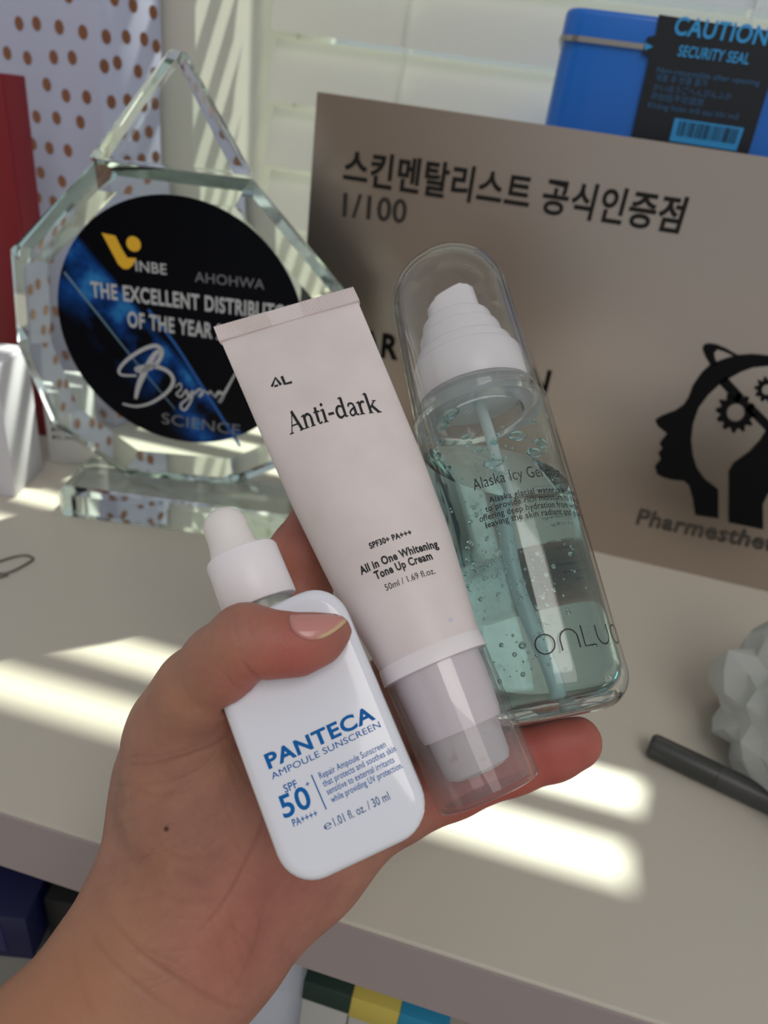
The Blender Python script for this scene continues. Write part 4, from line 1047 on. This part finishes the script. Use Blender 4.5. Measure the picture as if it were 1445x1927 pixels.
def mixc(a, bcol, fac, k=1.0):
    m = N('ShaderNodeMix'); m.data_type = 'RGBA'; 
    if isinstance(a, tuple): m.inputs[6].default_value = a
    else: Lk(a, m.inputs[6])
    m.inputs[7].default_value = bcol
    if k != 1.0:
        mu = N('ShaderNodeMath'); mu.operation = 'MULTIPLY'; mu.inputs[1].default_value = k; Lk(fac, mu.inputs[0]); fac = mu.outputs[0]
    Lk(fac, m.inputs[0]); return m.outputs[2]
rp = N('ShaderNodeValToRGB'); rp.color_ramp.elements[0].position = .35; rp.color_ramp.elements[1].position = .7; Lk(nz.outputs['Fac'], rp.inputs[0])
c = mixc(s2l((166, 120, 101)), s2l((144, 101, 90)), rp.outputs[0])
c = mixc(c, s2l((172, 120, 88)), sp.outputs[1], .8)
c = mixc(c, s2l((172, 82, 74)), sp.outputs[0], .85)
c = mixc(c, s2l((132, 78, 66)), at.outputs['Alpha'], .28)
c = mixc(c, s2l((70, 40, 34)), sp.outputs[2], 1.0)
Lk(c, b.inputs['Base Color'])
vo = N('ShaderNodeTexVoronoi'); vo.inputs['Scale'].default_value = 1500; Lk(tc.outputs['Object'], vo.inputs[0])
nz2 = N('ShaderNodeTexNoise'); nz2.inputs['Scale'].default_value = 350; nz2.inputs['Detail'].default_value = 3; Lk(tc.outputs['Object'], nz2.inputs[0])
ad = N('ShaderNodeMath'); ad.operation = 'MULTIPLY_ADD'; ad.inputs[1].default_value = .4; Lk(vo.outputs['Distance'], ad.inputs[0]); Lk(nz2.outputs['Fac'], ad.inputs[2])
bp = N('ShaderNodeBump'); bp.inputs['Strength'].default_value = .22; bp.inputs['Distance'].default_value = .0005; Lk(ad.outputs[0], bp.inputs['Height']); Lk(bp.outputs[0], b.inputs['Normal'])
me2.materials.append(M_skin)
tag(hob, 'bare left hand and forearm holding three cosmetic containers, thumb across the front', 'hand')
# thumb nail: a curved plate laid on the thumb
bmh = bmesh.new(); bmh.from_mesh(me2); bvh = BVHTree.FromBMesh(bmh)
po = [(548, 1158), (546, 1176), (556, 1193), (580, 1204), (606, 1201), (632, 1187), (654, 1168), (661, 1157), (634, 1156), (590, 1157)]
def hit(px, py):
    d = ray(px, py).normalized(); r = bvh.ray_cast(CAM-hbase, d); return r
cx_, cy_ = 603, 1176; rings = []; nvs = []
po = [(p.x, p.y) for p in catmull([Vector((a, b, 0)) for a, b in po], 4, True)]
def surf(px, py):
    for s in range(14):
        r = hit(px, py)
        if r[0] is not None and abs((RMi @ (r[0]+hbase-CAM)).z+.1472*K) < .012: return r[0], r[1]
        px += (cx_-px)*.06; py += (cy_+8-py)*.10
    return r[0], r[1]
fs = []; nl = 7; npp = len(po)
for i in range(nl):
    f = i/(nl-1)
    for (qx_, qy_) in po:
        p_, n_ = surf(cx_+(qx_-cx_)*f, cy_+(qy_-cy_)*f); nvs.append(p_+n_*(.00042-.00030*f**6))
for i in range(nl-1):
    for k in range(npp): fs.append((i*npp+k, i*npp+(k+1) % npp, (i+1)*npp+(k+1) % npp, (i+1)*npp+k))
bm = bmesh.new(); vv = [bm.verts.new(p) for p in nvs]
for f in fs:
    try: bm.faces.new([vv[i] for i in f])
    except Exception: pass
bmesh.ops.remove_doubles(bm, verts=bm.verts, dist=.00002)
for _ in range(3): bmesh.ops.smooth_vert(bm, verts=[v for v in bm.verts if not v.is_boundary], factor=.5, use_axis_x=True, use_axis_y=True, use_axis_z=True)
bmesh.ops.recalc_face_normals(bm, faces=bm.faces)
r = bmesh.ops.extrude_face_region(bm, geom=bm.faces[:]); 
for v in [e for e in r['geom'] if isinstance(e, bmesh.types.BMVert)]: v.co -= (ray(600, 1180).normalized())*.00012
nme = bpy.data.meshes.new('thumb_nail'); bm.to_mesh(nme); bm.free()
nmat = mat('nail', (222, 156, 146), .22, coat=.3)
nail = link('thumb_nail', nme, nmat, hob, True)
nn_ = nmat.node_tree; tcn = nn_.nodes.new('ShaderNodeAttribute'); tcn.attribute_name = 'free_edge'
mxn = nn_.nodes.new('ShaderNodeMix'); mxn.data_type = 'RGBA'; mxn.inputs[6].default_value = s2l((192, 132, 124)); mxn.inputs[7].default_value = s2l((206, 178, 136))
nn_.links.new(tcn.outputs['Fac'], mxn.inputs[0]); nn_.links.new(mxn.outputs[2], nn_.nodes['Principled BSDF'].inputs['Base Color'])
aa = nme.attributes.new('free_edge', 'FLOAT', 'POINT'); vals = []
for v in nme.vertices:
    c_ = RMi @ (v.co+hbase-CAM); x_ = c_.x/-c_.z*F+PPX; y_ = -c_.y/-c_.z*F+PPY
    d_ = 1e9
    for p, q in zip([(606, 1203), (632, 1189), (654, 1170)], [(632, 1189), (654, 1170), (664, 1155)]):
        t_ = max(0, min(1, ((x_-p[0])*(q[0]-p[0])+(y_-p[1])*(q[1]-p[1]))/((q[0]-p[0])**2+(q[1]-p[1])**2))); d_ = min(d_, math.hypot(x_-p[0]-t_*(q[0]-p[0]), y_-p[1]-t_*(q[1]-p[1])))
    vals.append(max(0, min(1, (9-d_)/4)))
aa.data.foreach_set('value', vals)
